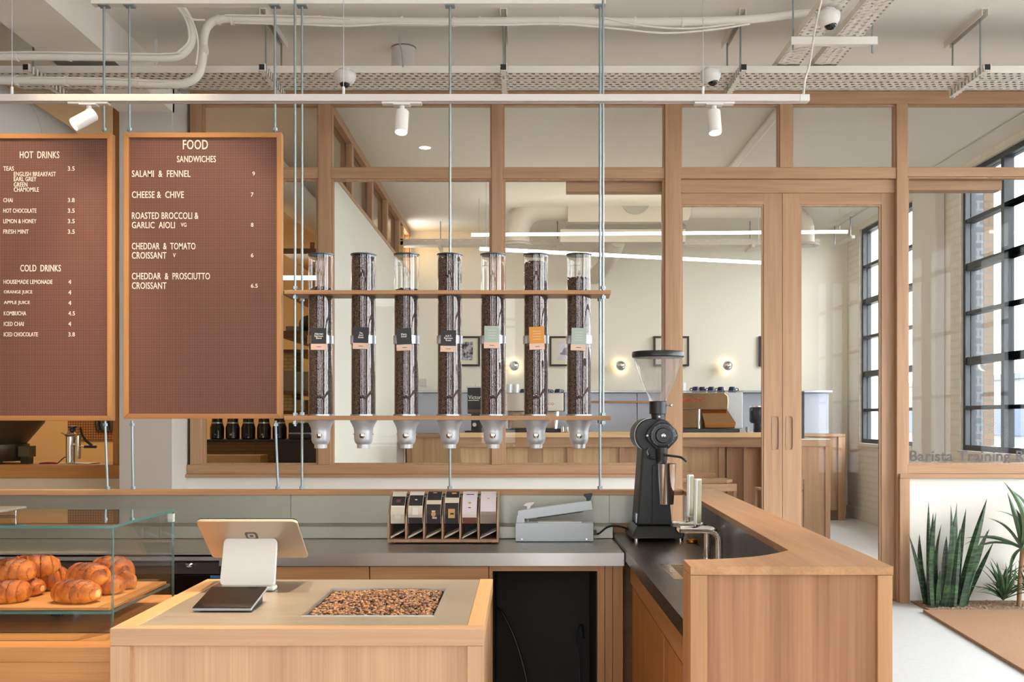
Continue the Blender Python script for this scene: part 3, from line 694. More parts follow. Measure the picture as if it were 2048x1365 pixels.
rod(X(590, YF), YF, Z(853, YF), ZS_ + .06, 'threaded rod at the front left corner of the dispenser shelves', nuts=(Z(576, YF), Z(595, YF), Z(829, YF), Z(846, YF)), washer=False)
rod(X(1206, YF), YF, Z(853, YF), ZS_ + .06, 'threaded rod at the front right corner of the dispenser shelves', nuts=(Z(576, YF), Z(595, YF), Z(829, YF), Z(846, YF)), washer=False)
# ------------------------------------------------------------------ letter boards
FELT = gridboard('letter_board_felt', (142, 92, 72), (84, 50, 40))
LETTER = plain('letter_white', (240, 224, 206), .5)
def board(x0, x1, y0, y1, lab, lines, D=4.272):
    ax, bx, az, bz = X(x0, D), X(x1, D), Z(y1, D), Z(y0, D); f = 10.0 * D / F
    t = T('menu_board', lab, 'menu board', ((ax + bx) / 2, D, az), 'letter boards hung on rods')
    yb = D + .035
    P('frame_side', MB().prism([(ax, az), (ax + f, az + f), (ax + f, bz - f), (ax, bz)], D, yb, 'y'), HONEYZ, t, .0015)
    m = MB(); m.prism([(bx, az), (bx, bz), (bx - f, bz - f), (bx - f, az + f)], D, yb, 'y')
    P('frame_side', m, HONEYZ, t, .0015)
    P('frame_rail', MB().prism([(ax, bz), (ax + f, bz - f), (bx - f, bz - f), (bx, bz)], D, yb, 'y'), HONEYX, t, .0015)
    m = MB(); m.prism([(ax, az), (bx, az), (bx - f, az + f), (ax + f, az + f)], D, yb, 'y')
    P('frame_rail', m, HONEYX, t, .0015)
    yf = D + .012
    P('letter_panel', MB().box(ax + f * .9, bx - f * .9, yf, D + .03, az + f * .9, bz - f * .9), FELT, t)
    P('backing', MB().box(ax + f * .5, bx - f * .5, D + .03, D + .034, az + f * .5, bz - f * .5), plain('board_back', (150, 110, 70), .8), t)
    for s, u0, u1, v0, v1 in lines:
        D2 = yf
        P('lettering', text_mb(s, X(u0, D2), X(u1, D2), Z(v1, D2), Z(v0, D2), yf, .002, .006), LETTER, t)
    return t
food = [('FOOD', 366, 416, 280, 299), ('SANDWICHES', 354, 432, 312, 325), ('SALAMI  &  FENNEL', 264, 381, 341, 354.5), ('CHEESE &  CHIVE', 264, 368, 383, 396.5),
        ('ROASTED BROCCOLI &', 264, 397, 425, 438.5), ('GARLIC  AIOLI', 264, 350, 444, 457), ('VG', 362, 373, 446, 454), ('CHEDDAR  &  TOMATO', 264, 391, 486, 499.5), ('CROISSANT', 264, 333, 504.5, 518), ('V', 346, 351.5, 507, 515),
        ('CHEDDAR  &  PROSCIUTTO', 264, 420, 546, 559.5), ('CROISSANT', 264, 333, 565, 578.5), ('9', 505, 510, 343.5, 351.5), ('7', 502, 507, 385.5, 393.5), ('8', 502, 507, 446, 454), ('6', 502, 507, 507, 515), ('6.5', 502, 515.5, 568, 576)]
board(247, 563, 265, 838, 'brown letter board in an oak frame listing FOOD and SANDWICHES', food)
drinks = [('HOT  DRINKS', 40, 119, 303, 317), ('TEAS', 7, 28, 333, 342), ('3.5', 136, 149.5, 333, 342), ('ENGLISH BREAKFAST', 28, 112, 344, 353), ('EARL GREY', 28, 73, 354, 363), ('GREEN', 28, 55, 365, 374), ('CHAMOMILE', 28, 78, 375, 384),
          ('CHAI', 7, 25.5, 396.5, 405), ('3.8', 136, 149.5, 396.5, 405), ('HOT CHOCOLATE', 7, 73, 417.5, 426), ('3.5', 136, 149.5, 417.5, 426), ('LEMON & HONEY', 7, 73, 438.5, 447), ('3.5', 136, 149.5, 438.5, 447), ('FRESH MINT', 7, 57.5, 459.5, 468), ('3.5', 136, 149.5, 459.5, 468),
          ('COLD  DRINKS', 41, 122, 530, 543.5), ('HOUSEMADE LEMONADE', 7.5, 105, 560, 568.5), ('4', 137, 142.5, 560, 568.5), ('ORANGE JUICE', 8, 65, 581, 589.5), ('4', 137, 142.5, 581, 589.5), ('APPLE JUICE', 8, 60, 602, 610.5), ('4', 137, 142.5, 602, 610.5),
          ('KOMBUCHA', 8, 52.5, 623, 631.5), ('4.5', 137, 150, 623, 631.5), ('ICED CHAI', 8, 47.5, 644, 652.5), ('4', 137, 142.5, 644, 652.5), ('ICED CHOCOLATE', 8, 76, 665, 673.5), ('3.8', 137, 150, 665, 673.5)]
board(-93, 224, 267, 842, 'brown letter board in an oak frame listing HOT DRINKS and COLD DRINKS', drinks)
# ------------------------------------------------------------------ bean dispensers on two oak shelves
YS0, YS1 = 4.165, 4.325
def shelf(yp, yq, lab):
    z0, z1 = Z(yq, YS0), Z(yp, YS0)
    return O('dispenser_shelf', MB().prism([(X(568, YS0), YS0), (X(1222, YS0), YS0), (X(1222, YS0), YS0 + .045), (X(1218, YS1), YS1), (X(568, YS0), YS1)], z0, z1), OAKX, lab, 'shelf', 'shelves holding the bean dispensers', .0015), z0, z1
s1, u0, u1 = shelf(580.5, 588.5, 'upper oak shelf the seven bean tubes pass through')
s2, v0, v1 = shelf(832, 841, 'lower oak shelf carrying the seven bean tubes')
YTB = 4.245
ZTOP = Z(511, YTB); BEANS = beans_mat('coffee_beans_dark', 190, (48, 30, 26), (136, 102, 88), .32)
TUBES = [(641.5, 576, 'first', 'mounded just above the upper shelf'), (727, 513, 'second', 'filled to the lid'), (813, 577, 'third', 'filled just above the upper shelf'), (899.5, 514, 'fourth', 'filled to the lid'),
         (986, 594, 'fifth', 'filled to just under the upper shelf'), (1072, 523, 'sixth', 'filled almost to the lid'), (1158, 555, 'seventh', 'filled part way above the upper shelf')]
BK = (40, 37, 40); SG = (168, 178, 166); OR = (212, 144, 62)
CARDS = [(BK, ['Allpress', 'Espresso', 'Blend'], 637.7, 656.7, 688.6, 0.0), (BK, ['The', 'Good', 'Roast'], 722, 655, 687, 1.0), (BK, ['Plain', 'Decaf'], 808, 657, 690, -3.0), (BK, ['A.R.T.', 'Espresso', 'Roast'], 897, 661, 692.7, 1.0),
         (SG, None, 983.8, 652.4, 685.6, 0.0), (OR, None, 1073.7, 654, 688, -2.5), (SG, None, 1158, 656.5, 690, 2.0)]
SAGE = plain('sage_card', SG, .7); AMBER = plain('amber_card', OR, .7); DARKCARD = plain('dark_card', BK, .6); BLUSH = plain('blush_card', (222, 186, 166), .7); PALE = plain('pale_print', (208, 212, 204), .7)
def dispenser(x, lab):
    z0 = v0; r = .0505; t = T('bean_dispenser', lab, 'bean dispenser', (x, YTB, Z(897, YTB)), 'acrylic bean dispensers')
    P('tube', MB().lathe((x, YTB, v1), [(r, 0), (r, ZTOP - v1)], n=40, cap=False), ACRYL, t)
    P('lid', MB().lathe((x, YTB, ZTOP), [(.0001, -.002), (r * 1.0, -.002), (r + .003, 0), (r + .003, .004), (.0001, .005)], n=40, cap=False), plain('smoked_lid', (58, 62, 66), .25), t)
    P('level_line', MB().lathe((x, YTB, Z(535, YTB)), [(r + .0006, 0), (r + .0006, .0012)], n=20, cap=False, a0=-2.6, a1=-1.5), plain('level_print', (120, 118, 116), .6), t)
    zb0, zb1 = Z(687, YTB - r), Z(670.5, YTB - r)
    P('band', MB().lathe((x, YTB, zb0), [(r + .001, 0), (r + .0035, .0), (r + .0035, zb1 - zb0), (r + .001, zb1 - zb0)], n=40, cap=False), SATIN, t)
    zz = lambda v: Z(v, YTB)
    n = P('nozzle', MB().lathe((x, YTB, 0), [(.012, zz(897)), (.026, zz(897)), (.027, zz(889)), (.033, zz(887)), (.037, zz(882)), (.0385, zz(878)), (.0385, zz(863)), (.041, zz(856)), (.049, zz(848)), (.054, zz(844)), (.055, v0 - .0005), (.02, v0 - .0005)], n=40), CAST, t)
    P('valve_knob', MB().lathe((x, YTB - .0375, zz(871.5)), [(.012, -.002), (.013, .001), (.011, .005), (.004, .007), (.0001, .007)], (0, -1, 0), 20, cap=False), CHROME, n)
    P('valve_pin', MB().cyl((x - .042, YTB, zz(869)), (x + .042, YTB, zz(869)), .003, n=10), SATIN, n)
    P('collar', MB().lathe((x, YTB, v1), [(r + .001, 0), (r + .004, .0), (r + .004, .006), (r + .001, .006)], n=40, cap=False), SATIN, t)
    return t
x0 = X(TUBES[0][0], YTB)
d0 = dispenser(x0, 'bean dispenser, first from the left, filled to just above the shelf, dark card reading Allpress Espresso Blend')
for i, (pxx, lv, nth, how) in enumerate(TUBES):
    x = X(pxx, YTB); card = ['dark card reading Allpress Espresso Blend', 'dark card reading The Good Roast', 'dark card reading Plain Decaf', 'dark card reading A.R.T. Espresso Roast', 'sage green card', 'orange card', 'sage green card'][i]
    lab = 'clear bean tube, %s from the left, beans %s' % (nth, how)
    if i == 0: d0['label'] = lab; dd = d0
    else: dd = dup(d0, (x, YTB, Z(897, YTB)), lab)
    # beans inside: lumpy top
    rnd = random.Random(40 + i); r = .0485; zt = Z(lv, YTB); m = MB(); n = 40
    prof = [(r, v1 + .003), (r, zt - .012)]
    m.lathe((x, YTB, 0), prof, n=n, cap=False)
    rings = [(.85, .004), (.6, .010), (.3, .014), (.01, .014)] if i in (0,) else [(.9, .001), (.6, .003), (.3, .002), (.01, .003)]
    m.lathe((x, YTB, 0), [(r, zt - .012)] + [(r * a, zt - .012 + b) for a, b in rings], n=n, cap=False)
    for k in range(60):
        a = rnd.uniform(0, 6.283); q = r * math.sqrt(rnd.random()) * .93
        m.sph((x + q * math.cos(a), YTB + q * math.sin(a), zt - .010 + (.010 * (1 - (q / r) ** 2) if i == 0 else .002) + rnd.uniform(0, .004)), .0052, (1, .75, .6), 7, 5)
    for v in m.bm.verts: pass
    O('coffee_beans', m, BEANS, 'dark roasted beans filling the %s tube from the left' % nth, 'coffee beans', 'beans in the dispenser tubes', kind='stuff')
    # cards hang on the band in front of the tube
    col, words, cx, cy0, cy1, tilt = CARDS[i]; Yc = YTB - .0505 - .007
    t = T('label_card', ('dark card lettered ' + ' '.join(words) if words else ('orange card' if col == OR else 'sage green card')) + ' on the %s bean tube' % nth, 'label card', (X(cx, Yc), Yc, Z(cy1 + 12, Yc)), 'name cards on the bean tubes')
    hw = 15.2 * Yc / F; ccx = X(cx, Yc); z1_, z0_ = Z(cy0, Yc), Z(cy1, Yc); zc = (z0_ + z1_) / 2
    M = Matrix.Translation((ccx, Yc, zc)) @ Matrix.Rotation(R(tilt), 4, 'Y') @ Matrix.Translation((-ccx, -Yc, -zc))
    P('card', MB().box(ccx - hw, ccx + hw, Yc - .001, Yc + .001, z0_, z1_).xform(M), {BK: DARKCARD, SG: SAGE, OR: AMBER}[col], t)
    P('lower_strip', MB().box(ccx - hw * 1.02 - .001, ccx + hw * 1.0 - .001, Yc - .0016, Yc + .0006, z0_ - .0235, z0_ + .001).xform(M), BLUSH, t)
    hgt = .0068
    if words:
        for k, wd_ in enumerate(words):
            ww = .0031 * len(wd_) * .62; zk = zc + .006 - k * .0088
            P('lettering', text_mb(wd_, ccx - ww * 1.15, ccx + ww * 1.15, zk, zk + hgt, Yc - .0011, .0004, .02, ky=.7).xform(M), PAPER, t)
    else:
        m = MB()
        for k in range(4): m.box(ccx - hw * .5, ccx + hw * .5, Yc - .0014, Yc - .0011, zc + .016 - k * .011, zc + .0175 - k * .011)
        P('print_lines', m.xform(M), PALE, t)
    P('strip_print', MB().box(ccx - hw * .3, ccx + hw * .3, Yc - .002, Yc - .0017, z0_ - .0125, z0_ - .0105).xform(M), INK, t)
# ------------------------------------------------------------------ the bar: ledge, wall, worktops, cabinets
def L2(a, b, z=ZL): p = onz(a, b, z); return (p.x, p.y)
YL0, YL1 = 4.262, 4.335             # back ledge
in_b = (X(1366, YL0), YL0); in_c = L2(1577, 1101)
curve = [L2(1556, 1106), L2(1532, 1110.5), L2(1506, 1114), L2(1463.6, 1117.2), L2(1420, 1119), L2(1367, 1120)]
fl, fr = L2(1380.5, 1133.7), L2(1787, 1133.7)
out_b = (X(1432, YL1), YL1)
t = T('bar_ledge', 'honey oak ledge wrapping the back and right side of the bar', 'ledge', (0, YL0, ZL))
P('back_board', MB().box(-4.2, in_b[0] - .0015, YL0, YL1, ZL - .021, ZL), OAKX, t, .0012)
P('side_board', MB().prism([(in_b[0], YL1), in_b, in_c] + curve + [fl, fr, out_b], ZL - .0175, ZL), OAKY, t, .0012)
# bar wall under the ledge, with framed end panel and inner steel lining
ZW = ZL - .0182
wi = lambda p, dx, dy: (p[0] + dx, p[1] + dy)
yin = L2(1460, 1119)[1]
t = T('bar_wall', 'oak bar wall with a framed end panel facing the camera', 'bar wall', ((fl[0] + fr[0]) / 2, fl[1] + .03, 0))
xin_b, xin_f = in_b[0] + .012, in_c[0] + .012
P('side_panel', MB().prism([(xin_b, YL1 - .004), (xin_f, in_c[1]), (xin_f, fl[1] + .03), (fr[0] - .006, fl[1] + .03), (out_b[0] - .006, YL1 - .004)], 0, ZW), OAKZ, t)
P('return_panel', MB().box(fl[0] + .001, xin_f - .0005, fl[1] + .03, yin - .006, 0, ZW), PANELZ, t)
ye0, ye1 = fl[1] + .002, fl[1] + .0295
xl0, xl1 = fl[0] + .0005, X(1415, fl[1]); xr0, xr1 = X(1756, fl[1]), fr[0] - .001
P('stile', MB().box(xl0, xl1, ye0, ye1, 0, ZW), OAKZ, t, .0012)
P('stile', MB().box(xr0, xr1, ye0, ye1, 0, ZW), OAKZ, t, .0012)
P('end_panel', MB().box(xl1, xr0, ye0 + .014, ye1, 0, ZW), PANELZ, t)
# worktops
ZR = .885; ZKB = .87; TK = .047
xw0 = lambda y: .366 + (4.2 - y) * .006
wl = lambda y: xin_b + (xin_f - xin_b) * (YL1 - y) / (YL1 - in_c[1]) - .0035
yr0, yr1 = yin - .003, 4.255
tray_x0, tray_x1, tray_y0, tray_y1 = .442, .615, 3.01, 3.33
m = MB()
def slab(m, a, b, x0a, x0b, x1a, x1b):
    m.prism([(x0a, a), (x1a, a), (x1b, b), (x0b, b)], ZR - .043, ZR)
slab(m, yr0, tray_y0, xw0(yr0), xw0(tray_y0), wl(yr0), wl(tray_y0))
slab(m, tray_y1, yr1, xw0(tray_y1), xw0(yr1), wl(tray_y1), wl(yr1))
slab(m, tray_y0, tray_y1, xw0(tray_y0), xw0(tray_y1), tray_x0, tray_x0); slab(m, tray_y0, tray_y1, tray_x1, tray_x1, wl(tray_y0), wl(tray_y1))
bmesh.ops.remove_doubles(m.bm, verts=m.bm.verts, dist=1e-5)
O('steel_worktop', m, STEELY, 'dark brushed steel worktop along the right side of the bar', 'worktop')
t = T('steel_lining', 'dark steel lining on the inner faces of the right bar wall', 'splash panel', (xin_f, 3, ZR))
P('side_sheet', MB().prism([(wl(yr0), yr0 + .002), (wl(yr0) + .003, yr0 + .002), (wl(yr1) + .003, yr1), (wl(yr1), yr1)], ZR + .0005, ZW), STEELY, t)
P('end_sheet', MB().box(fl[0] + .012, wl(yr0) - .0005, yin - .0055, yin - .0035, ZR + .0005, ZW), STEELX, t)
YK0, YK1 = 3.717, 4.15
XKR = xw0(4.0) - .002; XKL = -1.105
t = T('steel_worktop', 'long pale brushed steel worktop along the back of the bar', 'worktop', (-1.6, YK0, ZKB - TK))
P('top_sheet', MB().box(-4.2, XKR, YK0, YK1, ZKB - .006, ZKB), STEELX, t)
P('front_edge', MB().box(XKL, XKR, YK0, YK0 + .03, ZKB - TK, ZKB - .0062), STEELX, t)
P('upstand', MB().box(-4.2, XKR, YK1 - .001, YL0 + .006, ZKB, .922), STEELZ, t, .004)
t = T('splashback', 'brushed steel splashback between the worktop upstand and the oak ledge', 'splashback', (-1.6, YL0 + .008, .923))
edges = [-4.2, X(581, YL0) , X(1219, YL0), .61]
for a, b in zip(edges, edges[1:]):
    P('steel_sheet', MB().box(a + .0008, b - .0008, YL0 + .008, YL0 + .016, .9225, ZL - .022), STEELZ, t)
S('wall_bar', MB().box(-4.2, .61, YL0 + .017, YL1 - .004, 0, ZL - .022), OAKX)
# back cabinets under the worktop
YC = 3.732; ZCT = ZKB - TK - .001
def xk(v): return X(v, YC)
zr = Z(1151, YC)
t = T('base_cabinet', 'oak base cabinet with drawers under the back worktop, behind the island', 'cabinet', (xk(700), YC, 0), 'oak cabinets under the back worktop')
P('carcass', MB().box(XKL + .004, xk(978), YC + .02, YK1, .06, ZCT), OAKZ, t)
e = [XKL + .004, xk(739), xk(978)]
for a, b in zip(e, e[1:]): P('drawer', MB().box(a + .002, b - .002, YC, YC + .019, .60, ZCT - .002), OAKX, t, .001)
for a, b in zip(e, e[1:]): P('cabinet_door', MB().box(a + .002, b - .002, YC, YC + .019, .08, .596), OAKZ, t, .001)
xo0, xo1 = xk(985), xk(1195)
t = T('open_cabinet', 'open oak cabinet niche with a dark interior under the impulse sealer', 'cabinet', ((xo0 + xo1) / 2, YC, 0), 'oak cabinets under the back worktop')
P('side', MB().box(xk(978) + .001, xo0, YC, YK1, 0, ZCT), OAKZ, t); P('side', MB().box(xo1, xk(1209), YC, YK1, 0, ZCT), OAKZ, t)
P('top_rail', MB().box(xo0, xo1, YC, YC + .02, Z(1143, YC), ZCT), OAKX, t)
DARKIN = plain('niche_shade', (30, 22, 20), .7)  # near-black sheets put the shade of the niche into the colour
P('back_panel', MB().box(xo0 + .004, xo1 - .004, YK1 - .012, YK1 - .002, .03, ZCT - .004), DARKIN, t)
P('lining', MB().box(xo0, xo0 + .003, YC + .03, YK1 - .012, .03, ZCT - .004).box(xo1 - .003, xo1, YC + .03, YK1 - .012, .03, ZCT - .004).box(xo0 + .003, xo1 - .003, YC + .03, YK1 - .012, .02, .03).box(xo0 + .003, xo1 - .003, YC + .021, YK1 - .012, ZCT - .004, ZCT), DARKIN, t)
O('power_cable', MB().tube([(-.105, 4.0, .62), (-.08, 3.98, .60), (-.03, 3.95, .5), (.01, 3.93, .36), (.03, 3.92, .2), (.05, 3.92, .036)], .005, 8, smooth=6), BLACK, 'black cable hanging inside the open dark cabinet niche', 'cable')
O('blue_cable', MB().tube([(.235, 4.0, .50), (.225, 3.95, .56), (.205, 3.93, .55), (.2, 3.93, .5), (.215, 3.93, .42), (.22, 3.93, .036)], .004, 8, smooth=6), plain('blue_cable', (12, 20, 48), .5), 'dark blue cable at the right side of the open cabinet niche', 'cable')
t = T('corner_post', 'narrow oak corner post between the back cabinets and the right cabinets', 'post', (xk(1225), YC, 0))
P('post', MB().box(xk(1210), xk(1225), YC, YC + .05, 0, ZCT), OAKZ, t, .0015); P('filler', MB().box(xk(1225.6), XKR - .002, YC + .006, YC + .05, 0, ZCT), OAKZ, t, .0015)
# right cabinets
XC = .392
t = T('base_cabinet', 'oak base cabinet with plain doors under the dark right worktop', 'cabinet', (XC, 3, 0), 'oak cabinets under the right worktop')
P('carcass', MB().prism([(XC + .02, yr0 + .004), (wl(yr0) - .004, yr0 + .004), (wl(3.7) - .004, 3.7), (XC + .02, 3.7)], .06, ZR - .044), OAKZ, t)
P('top_rail', MB().box(XC - .006, XC + .0195, yr0 + .004, 3.7, .765, ZR - .044), oak('oak_rail_y', 'y', (156, 104, 60), (186, 134, 86)), t)
DOORZ = oak('oak_door_z', 'z', (156, 98, 48), (188, 132, 76))
ys = [yr0 + .006, 2.86, 3.30, 3.70]
for a, b in zip(ys, ys[1:]):
    P('cabinet_door', MB().box(XC, XC + .019, a + .003, b - .003, .08, .752), DOORZ, t, .001)
# undercounter fridges at left
t = T('undercounter_fridge', 'black undercounter fridge with a chrome pull left of the island', 'fridge', (-1.5, YC, 0), 'undercounter fridges')
xf0, xf1 = -1.95, XKL - .004
def xq(v, d=YC): return X(v, d)
P('body', MB().box(xf0, xf1, YC + .03, YK1, .02, ZKB - .022), BLACK, t)
P('top_trim', MB().box(xf0, xf1, YC + .008, YC + .0295, Z(1123, YC), Z(1115, YC)), STEELX, t, .001)
P('drawer_front', MB().box(xf0, xf1, YC + .01, YC + .0295, Z(1150, YC), Z(1127, YC)), plain('dark_laminate', (56, 44, 40), .4), t, .001)
P('glass_door', MB().box(xf0 + .004, xf1 - .004, YC + .012, YC + .0295, .1, Z(1152, YC)), GLOSSBLACK, t, .001)
P('pull', MB().lathe((xq(378), YC + .01, Z(1131.5, YC)), [(.02, 0), (.017, .006), (.0001, .008)], (0, -1, 0), 20, cap=False).xform(Matrix.Translation((xq(378), 0, Z(1131.5, YC))) @ Matrix.Diagonal((1, 1, .45, 1)) @ Matrix.Translation((-xq(378), 0, -Z(1131.5, YC)))), CHROME, t)
P('label_plate', MB().box(xq(419), xq(440), YC + .0095, YC + .0118, Z(1158, YC), Z(1152.5, YC)), plain('blue_label', (58, 110, 160), .4), t)
dup(t, (-1.5 - .85, YC, 0), 'black undercounter fridge seen through the pastry case')
# ------------------------------------------------------------------ island
ZI = .95
iy0, iy1 = 1.9945, 2.610; ix0, ix1 = -.806, -.078
t = T('island', 'pale oak island counter with an inset steel top', 'island', ((ix0 + ix1) / 2, iy0, 0))
PALEX = oak('pale_oak_x', 'x', (172, 130, 96), (200, 160, 122)); PALEZ = oak('pale_oak_z', 'z', (172, 130, 96), (202, 162, 124), fine=1.6, broad=.35)
PALEY = oak('pale_oak_y', 'y', (184, 138, 92), (208, 164, 116))
zi = ZI - .034; rl, rr_ = .044, .033
P('rim_front', MB().box(ix0, ix1, iy0, iy0 + .032, zi, ZI), PALEX, t, .0012)
P('rim_left', MB().box(ix0, ix0 + rl, iy0 + .0325, iy1, zi, ZI), PALEY, t, .0012)
P('rim_right', MB().box(ix1 - rr_, ix1, iy0 + .0325, iy1, zi, ZI), PALEY, t, .0012)
bx0, bx1, by0, by1 = -.458, -.187, 2.132, 2.469
tx0, tx1, ty0, ty1 = ix0 + rl + .0005, ix1 - rr_ - .0005, iy0 + .0325, iy1
m = MB(); zt = ZI - .0015
m.box(tx0, bx0, ty0, ty1, zi, zt); m.box(bx1, tx1, ty0, ty1, zi, zt); m.box(bx0, bx1, ty0, by0, zi, zt); m.box(bx0, bx1, by1, ty1, zi, zt)
bmesh.ops.remove_doubles(m.bm, verts=m.bm.verts, dist=1e-5)
P('steel_top', m, STEELTOP, t)
P('inset_tray', MB().box(bx0, bx1, by0, by1, zi - .03, zi - .028).box(bx0 - .002, bx0, by0, by1, zi - .028, zi - .0005).box(bx1, bx1 + .002, by0, by1, zi - .028, zi - .0005).box(bx0, bx1, by0 - .002, by0, zi - .028, zi - .0005).box(bx0, bx1, by1, by1 + .002, zi - .028, zi - .0005), STEELTOP, t)
P('inset_lip', MB().box(bx0 - .004, bx0, by0 - .004, by1 + .004, zt, zt + .0012).box(bx1, bx1 + .002, by0 - .004, by1 + .004, zt, zt + .0012).box(bx0, bx1, by1, by1 + .004, zt, zt + .0012).box(bx0, bx1, by0 - .003, by0, zt, zt + .0012), SATIN, t)
sw = .038
P('stile', MB().box(ix0, ix0 + sw, iy0 + .001, iy0 + .04, 0, zi - .0005), PALEZ, t, .0012)
P('stile', MB().box(ix1 - .032, ix1, iy0 + .001, iy0 + .04, 0, zi - .0005), PALEZ, t, .0012)
P('front_panel', MB().box(ix0 + sw, ix1 - .032, iy0 + .016, iy0 + .04, .02, zi - .0005), PALEZ, t)
P('side_panel', MB().box(ix1 - .022, ix1 - .004, iy0 + .0405, iy1 - .05, 0, zi - .0005), PALEZ, t)
P('side_panel', MB().box(ix0 + .004, ix0 + .022, iy0 + .0405, iy1 - .05, 0, zi - .0005), PALEZ, t)
P('back_panel', MB().box(ix0 + .022, ix1 - .022, iy1 - .03, iy1 - .012, 0, zi - .0005), PALEZ, t)
# roasted beans in the island's tray
rnd = random.Random(3); m = MB()
m.box(bx0 + .002, bx1 - .002, by0 + .002, by1 - .002, zi - .027, zi + .022, 0)
def bean(m, c, L, rot, tilt, mi):
    n, k = 8, 5; vs = []; M = Matrix.Translation(c) @ Matrix.Rotation(rot, 4, 'Z') @ Matrix.Rotation(tilt, 4, 'X') @ Matrix.Rotation(tilt * .7, 4, 'Y')
    for i in range(k + 1):
        a = math.pi * i / k
        for j in range(n):
            b = 2 * math.pi * j / n; z = .34 * math.sin(a) * math.sin(b); z = max(z, -.16)
            vs.append(M @ Vector((L * .5 * math.cos(a) * -1, L * .37 * math.sin(a) * math.cos(b), L * z)))
    m.mesh(vs, [(i * n + j, i * n + (j + 1) % n, (i + 1) * n + (j + 1) % n, (i + 1) * n + j) for i in range(k) for j in range(n)], mi, True)
nx, ny = 40, 46
for i in range(nx):
    for j in range(ny):
        x = bx0 + .006 + (bx1 - bx0 - .012) * (i + rnd.uniform(.1, .9)) / nx; y = by0 + .006 + (by1 - by0 - .012) * (j + rnd.uniform(.1, .9)) / ny
        hump = .010 * math.exp(-(((x + .29) / .09) ** 2 + ((y - 2.36) / .12) ** 2))
        bean(m, (x, y, zi + .024 + hump + rnd.uniform(-.002, .004)), rnd.uniform(.0085, .011), rnd.uniform(0, 6.28), rnd.uniform(-.9, .9), rnd.choice((1, 1, 2, 3)))
O('coffee_beans', m, [beans_mat('bean_bed', 160, (60, 34, 22), (120, 76, 50)), plain('roasted_bean', (142, 98, 66), .4), plain('dark_bean', (78, 50, 34), .4), plain('light_bean', (172, 126, 86), .4)],
  'light roasted coffee beans heaped in the tray set into the island top', 'coffee beans', kind='stuff')
# ------------------------------------------------------------------ point of sale
t = T('tablet_stand', 'tablet on a white swivel stand, its back to the camera, on the island', 'tablet', (X(496, 2.44), 2.44, ZI))
a, b = Vector((-.664, 2.455, Z(1039, 2.455))), Vector((-.664, 2.59, Z(1112, 2.59)))
ax_ = (a - b); hL = ax_.length; up = ax_.normalized(); ri = Vector((1, 0, 0)); nr = ri.cross(up)          # nr points down towards the camera
if nr.y > 0: nr = -nr
def plate(m, c, w, h, th, rad, n=6, ri=ri, up=up, nr=nr, mi=0):
    pts = []
    for sx, sy, a0 in ((1, 1, 0), (-1, 1, 90), (-1, -1, 180), (1, -1, 270)):
        for k in range(n + 1):
            an = R(a0 + 90 * k / n); pts.append((sx * (w / 2 - rad) + rad * math.cos(an), sy * (h / 2 - rad) + rad * math.sin(an)))
    N_ = len(pts); vs = [c + ri * u + up * v for u, v in pts] + [c + ri * u + up * v + nr * th for u, v in pts]
    m.mesh(vs, [tuple(range(N_))[::-1], tuple(range(N_, 2 * N_))] + [(i, (i + 1) % N_, N_ + (i + 1) % N_, N_ + i) for i in range(N_)], mi); return m
c = (a + b) / 2
P('tablet_shell', plate(MB(), c, .242, hL, .007, .012), plain('tablet_aluminium', (196, 178, 156), .42, .55), t, .0015)
P('tablet_screen', plate(MB(), c - nr * .0025, .240, hL - .002, .0025, .011), GLOSSBLACK, t)
cc = c + ri * .0 + up * .022 + nr * .0072
lg = P('logo', plate(MB(), cc, .030, .030, .0004, .007), plain('logo_grey', (92, 82, 72), .5), t, label='dark rounded square emblem with a light inner square')
P('logo_inner', plate(MB(), cc + nr * .0005, .018, .018, .0003, .0035), plain('logo_light', (190, 172, 150), .5), lg)
P('logo_dot', plate(MB(), cc + nr * .0009, .009, .009, .0003, .002), plain('logo_dark', (92, 82, 72), .5), lg)
STANDW = plain('stand_white', (226, 218, 208), .45)
p0, p1 = Vector((X(496, 2.44), 2.44, ZI + .006)), Vector((X(503, 2.52), 2.52, Z(1082, 2.52)))
upv = (p1 - p0); hh = upv.length; upv = upv.normalized(); nv = Vector((1, 0, 0)).cross(upv); nv = -nv if nv.y > 0 else nv
P('stand_arm', plate(MB(), (p0 + p1) / 2, .131, hh, .012, .012, ri=Vector((1, 0, 0)), up=upv, nr=nv), STANDW, t, .002)
P('stand_base', MB().box(p0.x - .066, p0.x + .064, 2.430, 2.468, ZI - .0012, ZI + .010), STANDW, t, .004)
P('stand_hinge', MB().cyl((p1.x - .05, p1.y + .012, p1.z - .012), (p1.x + .05, p1.y + .012, p1.z - .012), .012), STANDW, t)
# card terminal: a black glass wedge
t = T('card_terminal', 'black glass card reader lying on the island in front of the tablet', 'card reader', (X(450, 2.22), 2.22, ZI))
yA, yB = 2.168, 2.305; xA0, xA1 = X(383.6, yA), X(502.7, yA); zA, zB = ZI + .009, ZI + .031
P('shell', MB().prism([(yA, zA - .008), (yB, zB - .008), (yB, zB - .002), (yA, zA - .002)], xA0, xA1, 'x'), plain('terminal_shell', (170, 168, 166), .35, .3), t, .002)
P('glass', MB().prism([(yA + .0008, zA - .002), (yB - .0008, zB - .002), (yB - .0008, zB), (yA + .0008, zA)], xA0 + .0008, xA1 - .0008, 'x'), GLOSSBLACK, t, .001)
P('foot', MB().prism([(yA + .02, ZI), (yB - .012, ZI), (yB - .012, zB - .0085), (yA + .02, ZI + .0035)], xA0 + .012, xA1 - .008, 'x'), BLACK, t)
